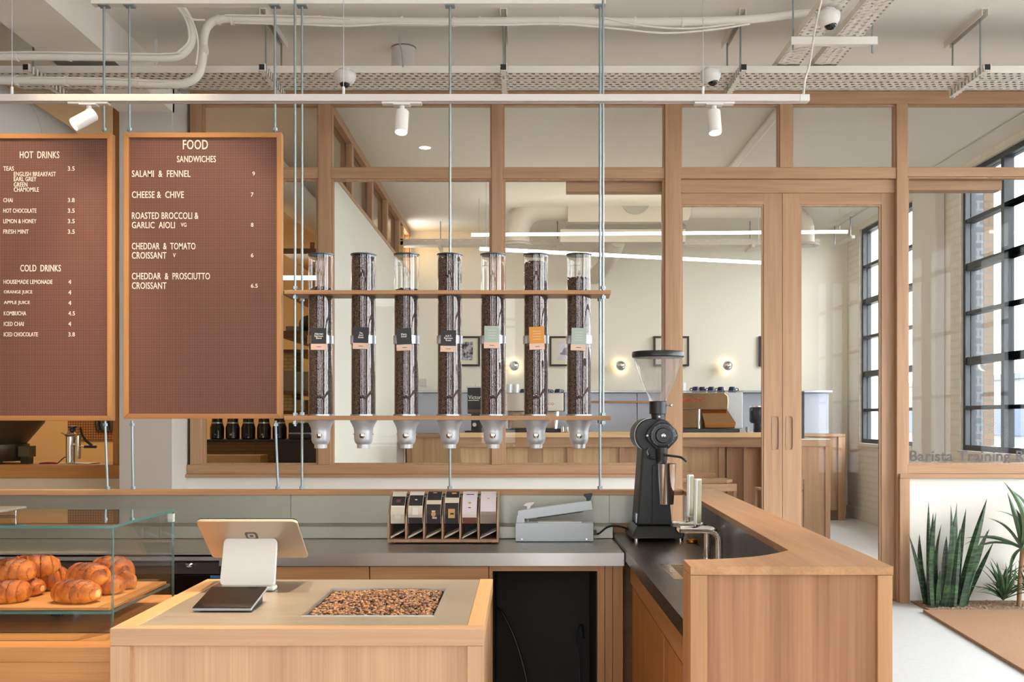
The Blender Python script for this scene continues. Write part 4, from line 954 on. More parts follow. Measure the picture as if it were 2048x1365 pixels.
# ------------------------------------------------------------------ pastry case and its cabinet
zc0 = .908; cy0_, cy1_ = 2.155, 2.535; cx1_ = -.8645; cx0_ = -2.1
t = T('pastry_cabinet', 'oak cabinet under the glass pastry case, left of the island', 'cabinet', (-1.5, 2.02, 0))
P('top', MB().box(-2.4, ix0 - .002, 2.02, 2.62, zc0 - .03, zc0), HONEYX, t, .0015)
P('rail', MB().box(-2.4, ix0 - .002, 2.024, 2.05, zc0 - .075, zc0 - .0305), HONEYX, t, .001)
P('front_panel', MB().box(-2.4, ix0 - .002, 2.04, 2.06, .02, zc0 - .0755), oak('case_panel', 'x', (150, 92, 48), (180, 122, 70)), t)
P('side', MB().box(ix0 - .022, ix0 - .003, 2.061, 2.60, 0, zc0 - .0305), HONEYZ, t)
zg1, zsf = 1.134, .952; g = .006
t = T('pastry_case', 'clear glass pastry case with green edges holding croissants', 'display case', (-1.45, cy0_, zc0))
P('front_pane', pane(MB(), cx0_, cx1_, cy0_, cy0_ + g, zc0 + .0005, zg1 - g, 'y'), [CASEG, EDGE], t)
P('side_pane', pane(MB(), cx1_ - g, cx1_, cy0_ + g, cy1_, zc0 + .0005, zg1 - g, 'x'), [CASEG, EDGE], t)
P('side_pane', pane(MB(), cx0_, cx0_ + g, cy0_ + g, cy1_, zc0 + .0005, zg1 - g, 'x'), [CASEG, EDGE], t)
P('top_pane', pane(MB(), cx0_, cx1_, cy0_, cy1_, zg1 - g + .0003, zg1, 'z'), [CASEG, EDGE], t)
P('glass_shelf', pane(MB(), cx0_ + g, cx1_ - g - .0003, cy0_ + g + .0003, cy1_ - .01, zsf - g, zsf, 'z'), [CASEG, EDGE], t)
P('corner_clip', MB().box(cx1_ - .012, cx1_ + .001, cy1_ - .012, cy1_ + .001, zg1 - .03, zg1 - .01), plain('clear_clip', (190, 196, 194), .2), t)
P('support_post', MB().box(-1.01, -1.0, 2.30, 2.31, zc0 + .0005, zsf - g - .0005), CHROME, t)
P('support_post', MB().box(-1.075, -1.05, 2.33, 2.335, zc0 + .0005, zsf - g - .0005), BLACK, t)
O('serving_board', MB().box(cx0_ + .03, cx1_ - .012, cy0_ + .012, cy1_ - .02, zsf + .0005, zsf + .007), HONEYX, 'thin oak serving board under the croissants in the glass case', 'board', bev=.001)
zcr = zsf + .007
CROIS = None
def crois_mat():
    m, nt, b = newmat('croissant_crust'); N = nt.nodes.new; L = nt.links.new
    tc = N('ShaderNodeTexCoord'); n = N('ShaderNodeTexNoise'); n.inputs['Scale'].default_value = 42; n.inputs['Detail'].default_value = 7; n.inputs['Distortion'].default_value = .8; L(tc.outputs['Object'], n.inputs['Vector'])
    at = N('ShaderNodeAttribute'); at.attribute_name = 'bake'
    ad = N('ShaderNodeMath'); ad.operation = 'MULTIPLY_ADD'; ad.inputs[1].default_value = .55; L(at.outputs['Fac'], ad.inputs[0])
    mu = N('ShaderNodeMath'); mu.operation = 'MULTIPLY'; mu.inputs[1].default_value = .62; L(n.outputs['Fac'], mu.inputs[0]); L(mu.outputs[0], ad.inputs[2])
    r = N('ShaderNodeValToRGB'); r.color_ramp.elements[0].position = .22; r.color_ramp.elements[1].position = .80
    r.color_ramp.elements[0].color = lin((226, 148, 60)); r.color_ramp.elements[1].color = lin((92, 34, 10)); e = r.color_ramp.elements.new(.5); e.color = lin((190, 100, 34)); L(ad.outputs[0], r.inputs[0])
    n2 = N('ShaderNodeTexNoise'); n2.inputs['Scale'].default_value = 160; n2.inputs['Detail'].default_value = 6; L(tc.outputs['Object'], n2.inputs['Vector'])
    bp = N('ShaderNodeBump'); bp.inputs['Strength'].default_value = .6; bp.inputs['Distance'].default_value = .003; L(n2.outputs['Fac'], bp.inputs['Height']); L(bp.outputs[0], b.inputs['Normal'])
    L(r.outputs[0], b.inputs['Base Color']); b.inputs['Roughness'].default_value = .5; b.inputs['Specular IOR Level'].default_value = .3; return m
CRUST = crois_mat(); CRUMB = plain('croissant_crumb', (232, 186, 116), .8, bump=.4, bscale=300)
def croissant(seed, L_, w, h, bend=.18, pale=False):
    """rolled pastry: overlapping bands wound round a tapering curved loaf, flat underneath"""
    rnd = random.Random(seed); m = MB(); n, k = 36, 64; vs = []; bake = []; ph = rnd.uniform(0, 1); slant = rnd.choice((-1, 1)) * .22
    for i in range(k + 1):
        s = -1 + 2 * i / k; env = (max(0.0, 1 - abs(s) ** 2.8) ** .5 * .70 + .30) * (1 if pale or abs(s) < .93 else (.82 if abs(s) < .97 else .5))
        x = s * L_ / 2; y0 = bend * L_ * (s * s - .4)
        for j in range(n):
            a = 2 * math.pi * j / n
            u = abs(s + slant * math.cos(a)) * 2.6 + ph; step = u % 1.0
            ridge = 1 + .15 * (1 - step) ** .7 - .08 + .03 * math.sin(2 * a + seed) + .02 * math.sin(5 * a + i * .35)
            rr = env * ridge * (1 + rnd.uniform(-.008, .008))
            z = max(h / 2 * math.sin(a) * rr, -h * .34 * min(1, env + .1))
            vs.append((x, y0 + w / 2 * math.cos(a) * rr, z + h * .34))
            bake.append(min(1, max(0, .30 + .45 * math.sin(a) - .35 * step + .25 * (1 - abs(s)))))
    fs = [(i * n + j, i * n + (j + 1) % n, (i + 1) * n + (j + 1) % n, (i + 1) * n + j) for i in range(k) for j in range(n)]
    ly = m.bm.verts.layers.float.new('bake'); b = [m.bm.verts.new(v) for v in vs]
    for v, q in zip(b, bake): v[ly] = q
    for f in fs: q = m.bm.faces.new([b[i] for i in f]); q.smooth = True
    for ring in (b[:n][::-1], b[-n:]):
        q = m.bm.faces.new(ring); q.material_index = 1 if pale else 0
    return m
CRO = [  # px, py(centre), depth, length, width, height, turn, tilt, lift, label
    (152, 1187, 2.235, .106, .062, .058, -12, 0, 'croissant lying alone at the front, its pale end facing right'),
    (12, 1186, 2.235, .10, .06, .055, 20, 0, 'croissant at the very left front of the case'),
    (54, 1177, 2.32, .075, .055, .046, -8, 0, 'short croissant with a pale end tucked under the left pile'),
    (102, 1160, 2.40, .082, .062, .062, 38, 0, 'flaky croissant under the right side of the left pile'),
    (24, 1140, 2.30, .098, .066, .060, 6, 1, 'large croissant on top at the left edge of the case'),
    (68, 1131, 2.385, .112, .066, .060, 8, 1, 'long golden croissant on top of the left pile'),
    (176, 1148, 2.335, .108, .062, .060, -24, 1, 'dark ridged croissant on top of the right pile'),
    (213, 1177, 2.345, .080, .058, .052, -10, 0, 'croissant underneath the right pile'),
    (223, 1140, 2.43, .102, .074, .076, -14, 1, 'big round croissant at the back of the right pile'),
    (250, 1165, 2.42, .07, .05, .052, -60, 0, 'small croissant end at the far right of the case'),
]
for i, (a_, b_, d_, L_, w_, h_, rot, up_, lab) in enumerate(CRO):
    m = croissant(i * 3 + 1, L_, w_, h_, .10 if i % 2 else .02, i in (0, 2))
    zc_ = Z(b_, d_); lo, hi = m.bounds(); base = max(zcr + .0003, zc_ - (hi[2] - lo[2]) / 2) if up_ else zcr + .0003
    m.xform(Matrix.Translation((X(a_, d_), d_, base - lo[2])) @ Matrix.Rotation(R(rot), 4, 'Z'))
    O('croissant', m, [CRUST, CRUMB], lab, 'croissant', 'croissants in the glass case')
t = T('wire_rack', 'steel wire rack standing on the glass case at the left edge', 'rack', (-1.3, 2.28, zg1))
P('tray', MB().box(-1.46, -1.147, 2.23, 2.365, zg1 + .017, zg1 + .023), STEELX, t, .002)
for y in (2.245, 2.35): P('wire_leg', MB().tube([(-1.44, y, zg1 + .017), (-1.44, y, zg1 + .002), (-1.165, y, zg1 + .002), (-1.165, y, zg1 + .017)], .0018, 6), SATIN, t)
# ------------------------------------------------------------------ things on the bar
# brochure rack with six slots of coffee cards
t = T('card_rack', 'small oak rack with six slots of coffee cards on the back worktop', 'rack', (X(886, 4.0), 4.0, ZKB))
ry0, ry1 = 3.985, 4.142; zr0 = ZKB + .006
RWOOD = oak('rack_wood', 'z', (160, 120, 90), (192, 152, 122), fine=.7)
rx = [X(v, ry0) for v in (776.5, 811.5, 847.5, 884.5, 920, 956.5, 995)]
th = .0065
zt_ = Z(983, ry1)
prof = [(ry0, zr0), (ry0, zr0 + .06), (ry0 + .012, zr0 + .105), (ry0 + .05, zr0 + .145), (ry0 + .075, zr0 + .165), (ry0 + .095, zt_), (ry1, zt_), (ry1, zr0)]
prof_in = [(ry0 + .002, zr0), (ry0 + .002, zr0 + .055), (ry0 + .014, zr0 + .098), (ry0 + .05, zr0 + .135), (ry0 + .085, zr0 + .165), (ry1, zr0 + .165), (ry1, zr0)]
P('base', MB().box(rx[0] - .004, rx[-1] + .004, ry0 - .002, ry1, zr0, zr0 + .012), RWOOD, t, .001)
for i, x in enumerate(rx):
    P('divider', MB().prism([(a, b + (.0122 if b < zr0 + .001 else 0)) for a, b in (prof if i in (0, 6) else prof_in)], x - th / 2, x + th / 2, 'x'), RWOOD, t, .0008)
P('top_bar', MB().box(rx[0] + th / 2, rx[-1] - th / 2, ry1 - .06, ry1 - .054, zt_ - .012, zt_ - .006), plain('rack_bar', (74, 60, 52), .5), t)
P('back_sheet', MB().box(rx[0] + th / 2, rx[-1] - th / 2, ry1 - .004, ry1, zr0 + .0125, zr0 + .165), plain('rack_back', (52, 44, 40), .6), t)
for x in (rx[0] + .02, rx[-1] - .02): P('foot', MB().cyl((x, ry0 + .02, ZKB), (x, ry0 + .02, zr0), .006), BLACK, t)
CARDK = plain('card_black', (46, 38, 40), .6); CARDW = plain('card_white', (224, 214, 202), .7); CARDP = plain('card_lilac', (218, 204, 208), .7); GOLD = plain('card_gold', (196, 152, 84), .6); CREAM = plain('card_cream', (214, 200, 180), .7); TAUPE = plain('card_taupe', (150, 132, 118), .7); RUST = plain('card_rust', (120, 70, 54), .7)
CM = [CARDW, CARDK, CARDP, GOLD, CREAM, TAUPE, RUST]
# bands from the top of the curl down: (fraction, material)
BANDS = [[(.22, 4), (.5, 1), (.56, 0), (1, 4)], [(.18, 0), (.48, 1), (.82, 4), (1, 1)], [(.33, 1), (.47, 4), (1, 1)], [(.26, 1), (.4, 4), (1, 1)], [(.7, 2), (.84, 0), (1, 6)], [(.68, 2), (1, 5)]]
kinds = ['dark banded', 'black and cream', 'black with a gold moon emblem', 'black with a gold panel', 'lilac with a small seed emblem', 'lilac and taupe']
path = []
A0, A1 = Vector((0, ry1 - .045, zt_ + .002)), None
for k in range(25):                                  # a sheet that leaves the top bar, arches forward and hangs down the front
    s = k / 24
    y = ry1 - .047 - .095 * (1 - (1 - min(s / .75, 1)) ** 1.7) + .006 * max(0, (s - .75) / .25); z = zt_ + .001 - .118 * (s ** 1.25)
    path.append((y, z))
for i in range(6):
    x0_, x1_ = rx[i] + th / 2 + .004, rx[i + 1] - th / 2 - .003
    tt = T('coffee_cards', '%s coffee cards, slot %s of the rack' % (kinds[i], ('at the far left', 'second from left', 'third from left', 'third from right', 'second from right', 'at the far right')[i]), 'cards', ((x0_ + x1_) / 2, ry0 + .05, zr0 + .02), 'coffee cards in the rack')
    m = MB()
    for k in range(24):
        s = (k + .5) / 24; mi = [b for f_, b in BANDS[i] if s <= f_][0]; (ya, za), (yb, zb) = path[k], path[k + 1]
        m.face([(x0_, ya, za), (x1_, ya, za), (x1_, yb, zb), (x0_, yb, zb)], mi)
        for xx in (x0_, x1_):   # white card edge
            e_ = .0012 if xx == x0_ else -.0012
            m.face([(xx, ya - .0008, za + .0005), (xx + e_, ya - .0008, za + .0005), (xx + e_, yb - .0008, zb + .0005), (xx, yb - .0008, zb + .0005)], 0)
    bmesh.ops.remove_doubles(m.bm, verts=m.bm.verts, dist=1e-6)
    o = P('curled_sheet', m, CM, tt); so = o.modifiers.new('sol', 'SOLIDIFY'); so.thickness = .0012; so.offset = 1
    def on(s):
        k = min(int(s * 24), 23); (ya, za), (yb, zb) = path[k], path[k + 1]; f_ = s * 24 - k
        return Vector(((x0_ + x1_) / 2, ya + (yb - ya) * f_, za + (zb - za) * f_)), Vector((0, yb - ya, zb - za)).normalized()
    def decal(s, w, h, mat, dx=0, shape='box', name='emblem'):
        p, tg = on(s); nrm = Vector((0, tg.z, -tg.y)); nrm = nrm if nrm.y < 0 else -nrm; p = p + nrm * .0022 + Vector((dx, 0, 0)); q = []
        n_ = 4 if shape == 'box' else 18
        for k in range(n_):
            if shape == 'box': u, v = ((-1, -1), (1, -1), (1, 1), (-1, 1))[k]
            else: u, v = math.cos(2 * math.pi * k / n_), math.sin(2 * math.pi * k / n_)
            q.append(p + Vector((u * w / 2, 0, 0)) - tg * (v * h / 2))
        mm = MB().face(q); oo = P(name, mm, mat, tt); s2 = oo.modifiers.new('sol', 'SOLIDIFY'); s2.thickness = .0006; s2.offset = 1; return oo
    if i == 2: decal(.74, .018, .020, GOLD, 0, 'disc'); decal(.84, .018, .007, CREAM, .004); decal(.66, .014, .005, CREAM); decal(.08, .016, .006, CREAM, 0, 'disc')
    if i == 3: decal(.72, .026, .036, GOLD); decal(.75, .014, .014, CARDK, .002); decal(.64, .006, .006, CARDW, .004, 'disc'); decal(.1, .018, .012, GOLD, .006)
    if i == 4: decal(.42, .012, .011, GOLD, 0, 'disc'); decal(.56, .010, .003, CARDK); decal(.14, .03, .004, CARDK)
    if i == 5: decal(.28, .010, .006, GOLD, 0, 'disc')
    if i == 0: decal(.36, .016, .016, RUST); decal(.8, .024, .02, CARDW, name='print')
    if i == 1: decal(.32, .010, .006, CARDW, 0, 'disc'); decal(.66, .022, .03, CARDW, name='print')
    m = MB()
    for k in range(3 if i < 4 else 2):
        z0_ = zr0 + .0135 + k * .003
        m.prism([(x0_, z0_), (x1_, z0_ + .03 - k * .002), (x1_, z0_ + .032 - k * .002), (x0_, z0_ + .002)], ry0 + .008, ry1 - .02, 'y')
    P('slanted_cards', m, CARDP if i > 3 else CREAM, tt)
# impulse sealer
yS = 4.045; sx = lambda v: X(v, yS); sz = lambda v: Z(v, yS)
t = T('impulse_sealer', 'pale grey impulse bag sealer with its arm raised on the back worktop', 'sealer', (sx(1110), yS, ZKB))
P('base', MB().box(sx(1031), sx(1187), yS, yS + .07, ZKB + .003, sz(1047)), LIGHTGREY, t, .002)
P('top_plate', MB().box(sx(1076), sx(1164), yS + .01, yS + .06, sz(1047), sz(1045)), OFFWHITE, t, .001)
P('hinge_block', MB().prism([(sx(1032), sz(1046.8)), (sx(1049), sz(1046.8)), (sx(1049), sz(1034)), (sx(1034), sz(1032))], yS + .012, yS + .058, 'y'), LIGHTGREY, t, .0015)
P('arm', MB().prism([(sx(1035), sz(1023)), (sx(1183), sz(1002.5)), (sx(1186), sz(1021)), (sx(1055), sz(1039.5)), (sx(1035), sz(1036))], yS + .016, yS + .056, 'y'), LIGHTGREY, t, .0025)
P('silicone_strip', MB().prism([(sx(1075), sz(1037)), (sx(1167), sz(1024)), (sx(1167), sz(1026.5)), (sx(1074), sz(1039.5))], yS + .03, yS + .042, 'y'), BLACK, t)
P('handle', MB().prism([(sx(1174), sz(1003.8)), (sx(1174.5), sz(999)), (sx(1168), sz(992.5)), (sx(1170), sz(989.5)), (sx(1186), sz(988)), (sx(1185), sz(992)), (sx(1181), sz(1002))], yS + .02, yS + .052, 'y'), BLACK, t, .002)
P('knob', MB().prism([(sx(1053), sz(1020.5)), (sx(1054), sz(1015)), (sx(1045), sz(1012.5)), (sx(1052), sz(1007.5)), (sx(1069), sz(1005.5)), (sx(1067), sz(1009.5)), (sx(1062), sz(1014)), (sx(1060), sz(1019.5))], yS + .022, yS + .05, 'y'), OFFWHITE, t, .002)
P('spring_post', MB().cyl((sx(1056), yS + .035, sz(1046)), (sx(1056), yS + .035, sz(1038)), .004), CHROME, t)
for v in (1044, 1173): P('screw', MB().cyl((sx(v), yS + .001, sz(1079)), (sx(v), yS - .003, sz(1079)), .0035, n=12), CHROME, t)
P('rubber_base', MB().box(sx(1033), sx(1186), yS + .003, yS + .066, ZKB, ZKB + .003), BLACK, t)
P('cable_gland', MB().box(sx(1187.2), sx(1194.5), yS + .03, yS + .05, sz(1073), sz(1063)), BLACK, t, .001)
P('power_cord', MB().tube([(sx(1194), yS + .04, sz(1071)), (sx(1201), yS + .05, sz(1070)), (sx(1214), yS + .07, sz(1061)), (sx(1226), yS + .08, sz(1057)), (sx(1242), yS + .085, sz(1058)), (sx(1258), yS + .09, sz(1063)), (sx(1272), yS + .10, ZR + .004)], .004, 8, smooth=6), BLACK, t)
# coffee grinder
yg = 4.00; gx = lambda v, d=yg: X(v, d); gz = lambda v, d=yg: Z(v, d)
gc = gx(1316)
t = T('coffee_grinder', 'tall black coffee grinder with a clear hopper on the right worktop', 'grinder', (gc, yg, ZR))
k_ = yg / F
prof = [(17.5, 803), (19, 795), (25, 782), (33, 765), (40, 745), (45.5, 728), (48.5, 716)]
P('hopper', MB().lathe((gc, yg, 0), [(r * k_, gz(v)) for r, v in prof], n=40, cap=False), glass('hopper_acrylic', (.92, .91, .90), 1.5, .04, 2.4, .12), t)
P('hopper_lid', MB().lathe((gc, yg, 0), [(.001, gz(716)), (50 * k_, gz(716)), (52 * k_, gz(714)), (52 * k_, gz(706)), (50.5 * k_, gz(704)), (.001, gz(703.5))], n=40, cap=False), BLACK, t)
P('collar', MB().lathe((gc, yg, 0), [(13 * k_, gz(849)), (13.5 * k_, gz(829)), (17.5 * k_, gz(828)), (17.5 * k_, gz(804)), (16 * k_, gz(803))], n=32), BLACK, t)
P('shutter_knob', MB().cyl((gc + 17 * k_, yg - .01, gz(811)), (gc + 24 * k_, yg - .01, gz(811)), .003).sph((gc + 25 * k_, yg - .01, gz(811)), .0065), CHROME, t)
P('collar_screw', MB().cyl((gx(1316.5), yg - 13.2 * k_, gz(834)), (gx(1316.5), yg - 15.5 * k_, gz(834)), .0042, n=12), OFFWHITE, t)
zd = gz(871)
P('motor', MB().lathe((gx(1303), yg + .19, zd), [(.02, 0), (.062, .004), (.066, .012), (.066, .21), (.062, .222)], (0, -1, 0), 40), MATBLACK, t)
P('motor_band', MB().lathe((gx(1303), yg - .002, zd), [(.0655, 0), (.0672, 0), (.0672, -.012), (.0655, -.012)], (0, -1, 0), 40, cap=False), SATIN, t)
oc = []
for k in range(40):
    a = 2 * math.pi * k / 40; r = .058 * (1 + .07 * math.cos(4 * a + .0)); oc.append((gx(1320) + r * math.cos(a), zd + r * math.sin(a)))
P('burr_housing', MB().prism(oc, yg - .064, yg - .0335, 'y'), MATBLACK, t, .004)
dl = P('grind_dial', MB().lathe((gx(1321), yg - .064, zd), [(.050, 0), (.050, .004), (.046, .007), (.03, .007), (.03, .014), (.027, .02), (.001, .021)], (0, -1, 0), 40, cap=False), BLACK, t)
m = MB()
for k in range(44):
    a = R(-60 + 300 * k / 43) ; l = .006 if k % 4 == 0 else .0035
    u = Vector((math.cos(a), 0, math.sin(a))); w_ = Vector((-math.sin(a), 0, math.cos(a))) * .0004; c_ = Vector((gx(1321), yg - .0714, zd))
    m.face([c_ + u * .040 - w_, c_ + u * .040 + w_, c_ + u * (.040 + l) + w_, c_ + u * (.040 + l) - w_])
P('dial_marks', m, plain('dial_print', (200, 200, 200), .6), dl)
P('dial_screw', MB().lathe((gx(1321), yg - .0845, zd), [(.0105, 0), (.0105, .003), (.008, .007), (.001, .009)], (0, -1, 0), 20, cap=False), CHROME, dl)
for v in (1290.5, 1347): P('housing_screw', MB().cyl((gx(v), yg - .062, zd + (.001 if v > 1300 else .0)), (gx(v), yg - .0665, zd), .0042, n=12), CHROME, t)
P('column', MB().mesh([(gx(1283), yg - .03, gz(893)), (gx(1325), yg - .03, gz(893)), (gx(1325), yg + .15, gz(893)), (gx(1283), yg + .15, gz(893)),
                       (gx(1272), yg - .035, gz(1050)), (gx(1342), yg - .035, gz(1050)), (gx(1342), yg + .16, gz(1050)), (gx(1272), yg + .16, gz(1050))],
                      [(0, 1, 2, 3), (7, 6, 5, 4), (0, 4, 5, 1), (1, 5, 6, 2), (2, 6, 7, 3), (3, 7, 4, 0)]), MATBLACK, t, .008)
P('column_face', MB().prism([(gx(1302), gz(930)), (gx(1330), gz(930)), (gx(1341), gz(1048)), (gx(1302), gz(1048))], yg - .043, yg - .0365, 'y'), BLACK, t, .002)
zf = ZR + .012
P('base', MB().mesh([(gx(1272), yg - .045, gz(1050)), (gx(1343), yg - .045, gz(1050)), (gx(1343), yg + .17, gz(1050)), (gx(1272), yg + .17, gz(1050)),
                     (gx(1258), yg - .07, zf), (gx(1364), yg - .07, zf), (gx(1364), yg + .19, zf), (gx(1258), yg + .19, zf)],
                    [(0, 1, 2, 3), (7, 6, 5, 4), (0, 4, 5, 1), (1, 5, 6, 2), (2, 6, 7, 3), (3, 7, 4, 0)]), BLACK, t, .006)
for x_ in (1270, 1357):
    for y_ in (yg - .055, yg + .17): P('foot', MB().cyl((gx(x_), y_, ZR), (gx(x_), y_, zf), .010), CHROME, t)
P('spout', MB().lathe((gx(1320), yg - .05, 0), [(.019, gz(926)), (.022, gz(918)), (.024, gz(895))], n=24), BLACK, t)
P('bag_lever', MB().tube([(gx(1322), yg - .075, gz(909)), (gx(1338), yg - .08, gz(911)), (gx(1356), yg - .08, gz(914)), (gx(1366.5), yg - .08, gz(922))], .0045, 8, smooth=5), BLACK, t)
P('bag_clip', MB().tube([(gx(1306), yg - .06, gz(916)), (gx(1294), yg - .065, gz(914)), (gx(1289), yg - .065, gz(903)), (gx(1293), yg - .06, gz(896))], .005, 8, smooth=4).sph((gx(1297), yg - .07, gz(911)), .006), BLACK, t)
P('switch_plate', MB().box(gx(1271), gx(1275), yg - .02, yg + .02, gz(1046), gz(1027)), SATIN, t)
t = T('grounds_cup', 'tapered mirror steel cup hanging under the grinder spout', 'cup', (gx(1327), yg - .075, gz(1006)))
P('cup_body', MB().lathe((gx(1327), yg - .075, 0), [(.001, gz(1006)), (14 * k_, gz(1006)), (14.5 * k_, gz(1003)), (19.5 * k_, gz(927)), (20.2 * k_, gz(926)), (19 * k_, gz(928)), (13 * k_, gz(1001)), (.001, gz(1002))], n=36, cap=False), CHROME, t)
P('cup_hook', MB().box(gx(1324), gx(1330), yg - .058, yg - .044, gz(940), gz(932)), BLACK, t)
# water taps with white paddles
def tap(y, xb, pxs, lab):
    zt2 = Z(1060, y) if y < 3.3 else Z(1049, y)
    x1_ = xb; xsp = X(pxs, y)
    t = T('water_tap', lab, 'tap', (x1_, y, ZR), 'steel water taps on the right worktop')
    r = .0105 if y < 3.3 else .010; bend = .035; pts = [(x1_, y, ZR + .001), (x1_, y, zt2 - bend)]
    for k in range(1, 7):
        a = R(90 * k / 6); pts.append((x1_ - bend + bend * math.cos(a), y, zt2 - bend + bend * math.sin(a)))
    pts.append((xsp, y, zt2))
    P('pipe', MB().tube(pts, r * 1.15, 16), CHROME, t)
    P('flange', MB().cyl((x1_, y, ZR), (x1_, y, ZR + .008), .02), CHROME, t)
    P('spout', MB().cyl((xsp + .006, y, zt2), (xsp + .006, y, zt2 - .022), .008), BLACK, t)
    return t, zt2
for y, xb, pxs, pa, lab in ((3.2, X(1438, 3.2), 1360, [(1385, 1050, 1398), (1385, 958, 1400)], 'front steel water tap with a tall white paddle, nearer the camera'), (3.42, X(1414, 3.42), 1345, [(1369, 1035, 1384), (1374, 950, 1386)], 'rear steel water tap with a tall white paddle, next to the grinder')):
    t, zt2 = tap(y, xb, pxs, lab)
    (b0_, bz, b1_), (t0_, tz, t1_) = pa
    xc = X((b0_ + b1_) / 2, y); zb_, zt3 = Z(bz, y), Z(tz, y); w2 = (b1_ - b0_) / 2 * y / F
    M = Matrix.Translation((xc, y, zb_)) @ Matrix.Rotation(R(62), 4, 'Z') @ Matrix.Rotation(R(3), 4, 'Y')
    m = MB(); plate(m, Vector((0, 0, (zt3 - zb_) / 2)), .046, zt3 - zb_, .010, .006, ri=Vector((1, 0, 0)), up=Vector((0, 0, 1)), nr=Vector((0, -1, 0)))
    P('paddle', m.xform(M), OFFWHITE, t, .002)
    m = MB(); plate(m, Vector((0, -.0105, (zt3 - zb_) / 2)), .038, zt3 - zb_ - .01, .0006, .004, ri=Vector((1, 0, 0)), up=Vector((0, 0, 1)), nr=Vector((0, -1, 0)))
    P('paddle_face', m.xform(M), plain('paddle_green', (132, 130, 100), .35), t)
    m = MB(); plate(m, Vector((0, .0015, (zt3 - zb_) / 2)), .038, zt3 - zb_ - .01, .0006, .004, ri=Vector((1, 0, 0)), up=Vector((0, 0, 1)), nr=Vector((0, -1, 0)))
    P('paddle_face', m.xform(M), plain('paddle_green_back', (132, 130, 100), .35), t)
    P('paddle_post', MB().cyl((xc, y, zt2 + .008), (xc, y, zb_ + .004), .006), CHROME, t)
t = T('drip_tray', 'steel drip tray with a slotted grille let into the right worktop', 'drip tray', ((tray_x0 + tray_x1) / 2, tray_y0, ZR - .03))
BRASSY = plain('warm_steel', (206, 186, 160), .22, 1.0)
P('pan', MB().box(tray_x0 + .001, tray_x1 - .001, tray_y0 + .001, tray_y1 - .001, ZR - .03, ZR - .027), STEELY, t)
m = MB(); e_ = .012
m.box(tray_x0 + .0005, tray_x0 + e_ + .02, tray_y0 + .0005, tray_y1 - .0005, ZR - .004, ZR + .001); m.box(tray_x1 - e_, tray_x1 - .0005, tray_y0 + .0005, tray_y1 - .0005, ZR - .004, ZR + .001)
m.box(tray_x0 + e_ + .02, tray_x1 - e_, tray_y0 + .0005, tray_y0 + e_, ZR - .004, ZR + .001); m.box(tray_x0 + e_ + .02, tray_x1 - e_, tray_y1 - e_, tray_y1 - .0005, ZR - .004, ZR + .001)
P('rim', m, BRASSY, t)
m = MB()
for k in range(22):
    y_ = tray_y0 + .018 + k * (tray_y1 - tray_y0 - .036) / 21; m.box(tray_x0 + e_ + .02, tray_x1 - e_, y_ - .0028, y_ + .0028, ZR - .005, ZR)
P('grille', m, BRASSY, t)
O('rinser_ring', MB().lathe((X(1384, 3.9), 3.9, ZR), [(.016, 0), (.02, .003), (.02, .012), (.015, .014), (.012, .004)], n=24), plain('brass', (190, 130, 60), .3, 1.0), 'small brass ring on the right worktop beside the grinder', 'ring')
# ------------------------------------------------------------------ plants and mat by the door
COIR = plain('coir', (200, 156, 122), .95, bump=1.0, bscale=420, var=.16, vscale=160)
p = [onz(1846, 1220, .02), onz(2048, 1341, .02)]
dxy = (p[1] - p[0]) / (p[0].y - p[1].y)
q = p[0] + dxy * (p[0].y - 4.3)
O('coir_mat', MB().prism([(q.x, q.y), (4.35, 4.3), (4.35, p[0].y), (p[0].x, p[0].y)], 0.0005, .02), COIR, 'large coir doormat on the pale concrete floor at right', 'doormat', bev=.003)
rnd = random.Random(9); m = MB(); m.box(px(1815) + .02, 4.55, 7.2 + .012, YP - .002, 0.0005, .012)
for k in range(500):
    x = rnd.uniform(px(1815) + .04, 4.4); y = rnd.uniform(7.225, YP - .02); m.sph((x, y, .012), rnd.uniform(.006, .014), (1, .8, .6), 6, 4)
O('gravel', m, plain('gravel', (150, 122, 98), .9, var=.4, vscale=60), 'strip of brown gravel the plants grow in at the foot of the white wall', 'gravel', kind='stuff')
def leaf_mb(base, tip, w, bow, side, n=10, fold=.25):
    """blade with a midrib fold: two rows of quads, thick at the base"""
    base, tip = Vector(base), Vector(tip); ax = tip - base; L_ = ax.length; d = ax.normalized()
    s = d.cross(Vector(side)); s = s.normalized() if s.length > .01 else Vector((1, 0, 0)); nn = s.cross(d)
    m = MB(); rows = []
    for i in range(n + 1):
        t_ = i / n; c = base + ax * t_ + nn * bow * L_ * math.sin(math.pi * t_ * .9)
        ww = w * (.62 + .9 * t_ - 1.15 * t_ * t_) if t_ < .55 else w * .77 * max(0, 1 - ((t_ - .55) / .45) ** 1.7)
        ww = max(ww, .0008); rows.append([c - s * ww / 2 - nn * ww * fold, c, c + s * ww / 2 - nn * ww * fold, c - nn * .006 * (1 - t_)])
    vs = [v for r in rows for v in r]; fs = []
    for i in range(n):
        for j in range(4): a, b = i * 4 + j, i * 4 + (j + 1) % 4; fs.append((a, b, b + 4, a + 4))
    m.mesh(vs, fs, 0, True); return m
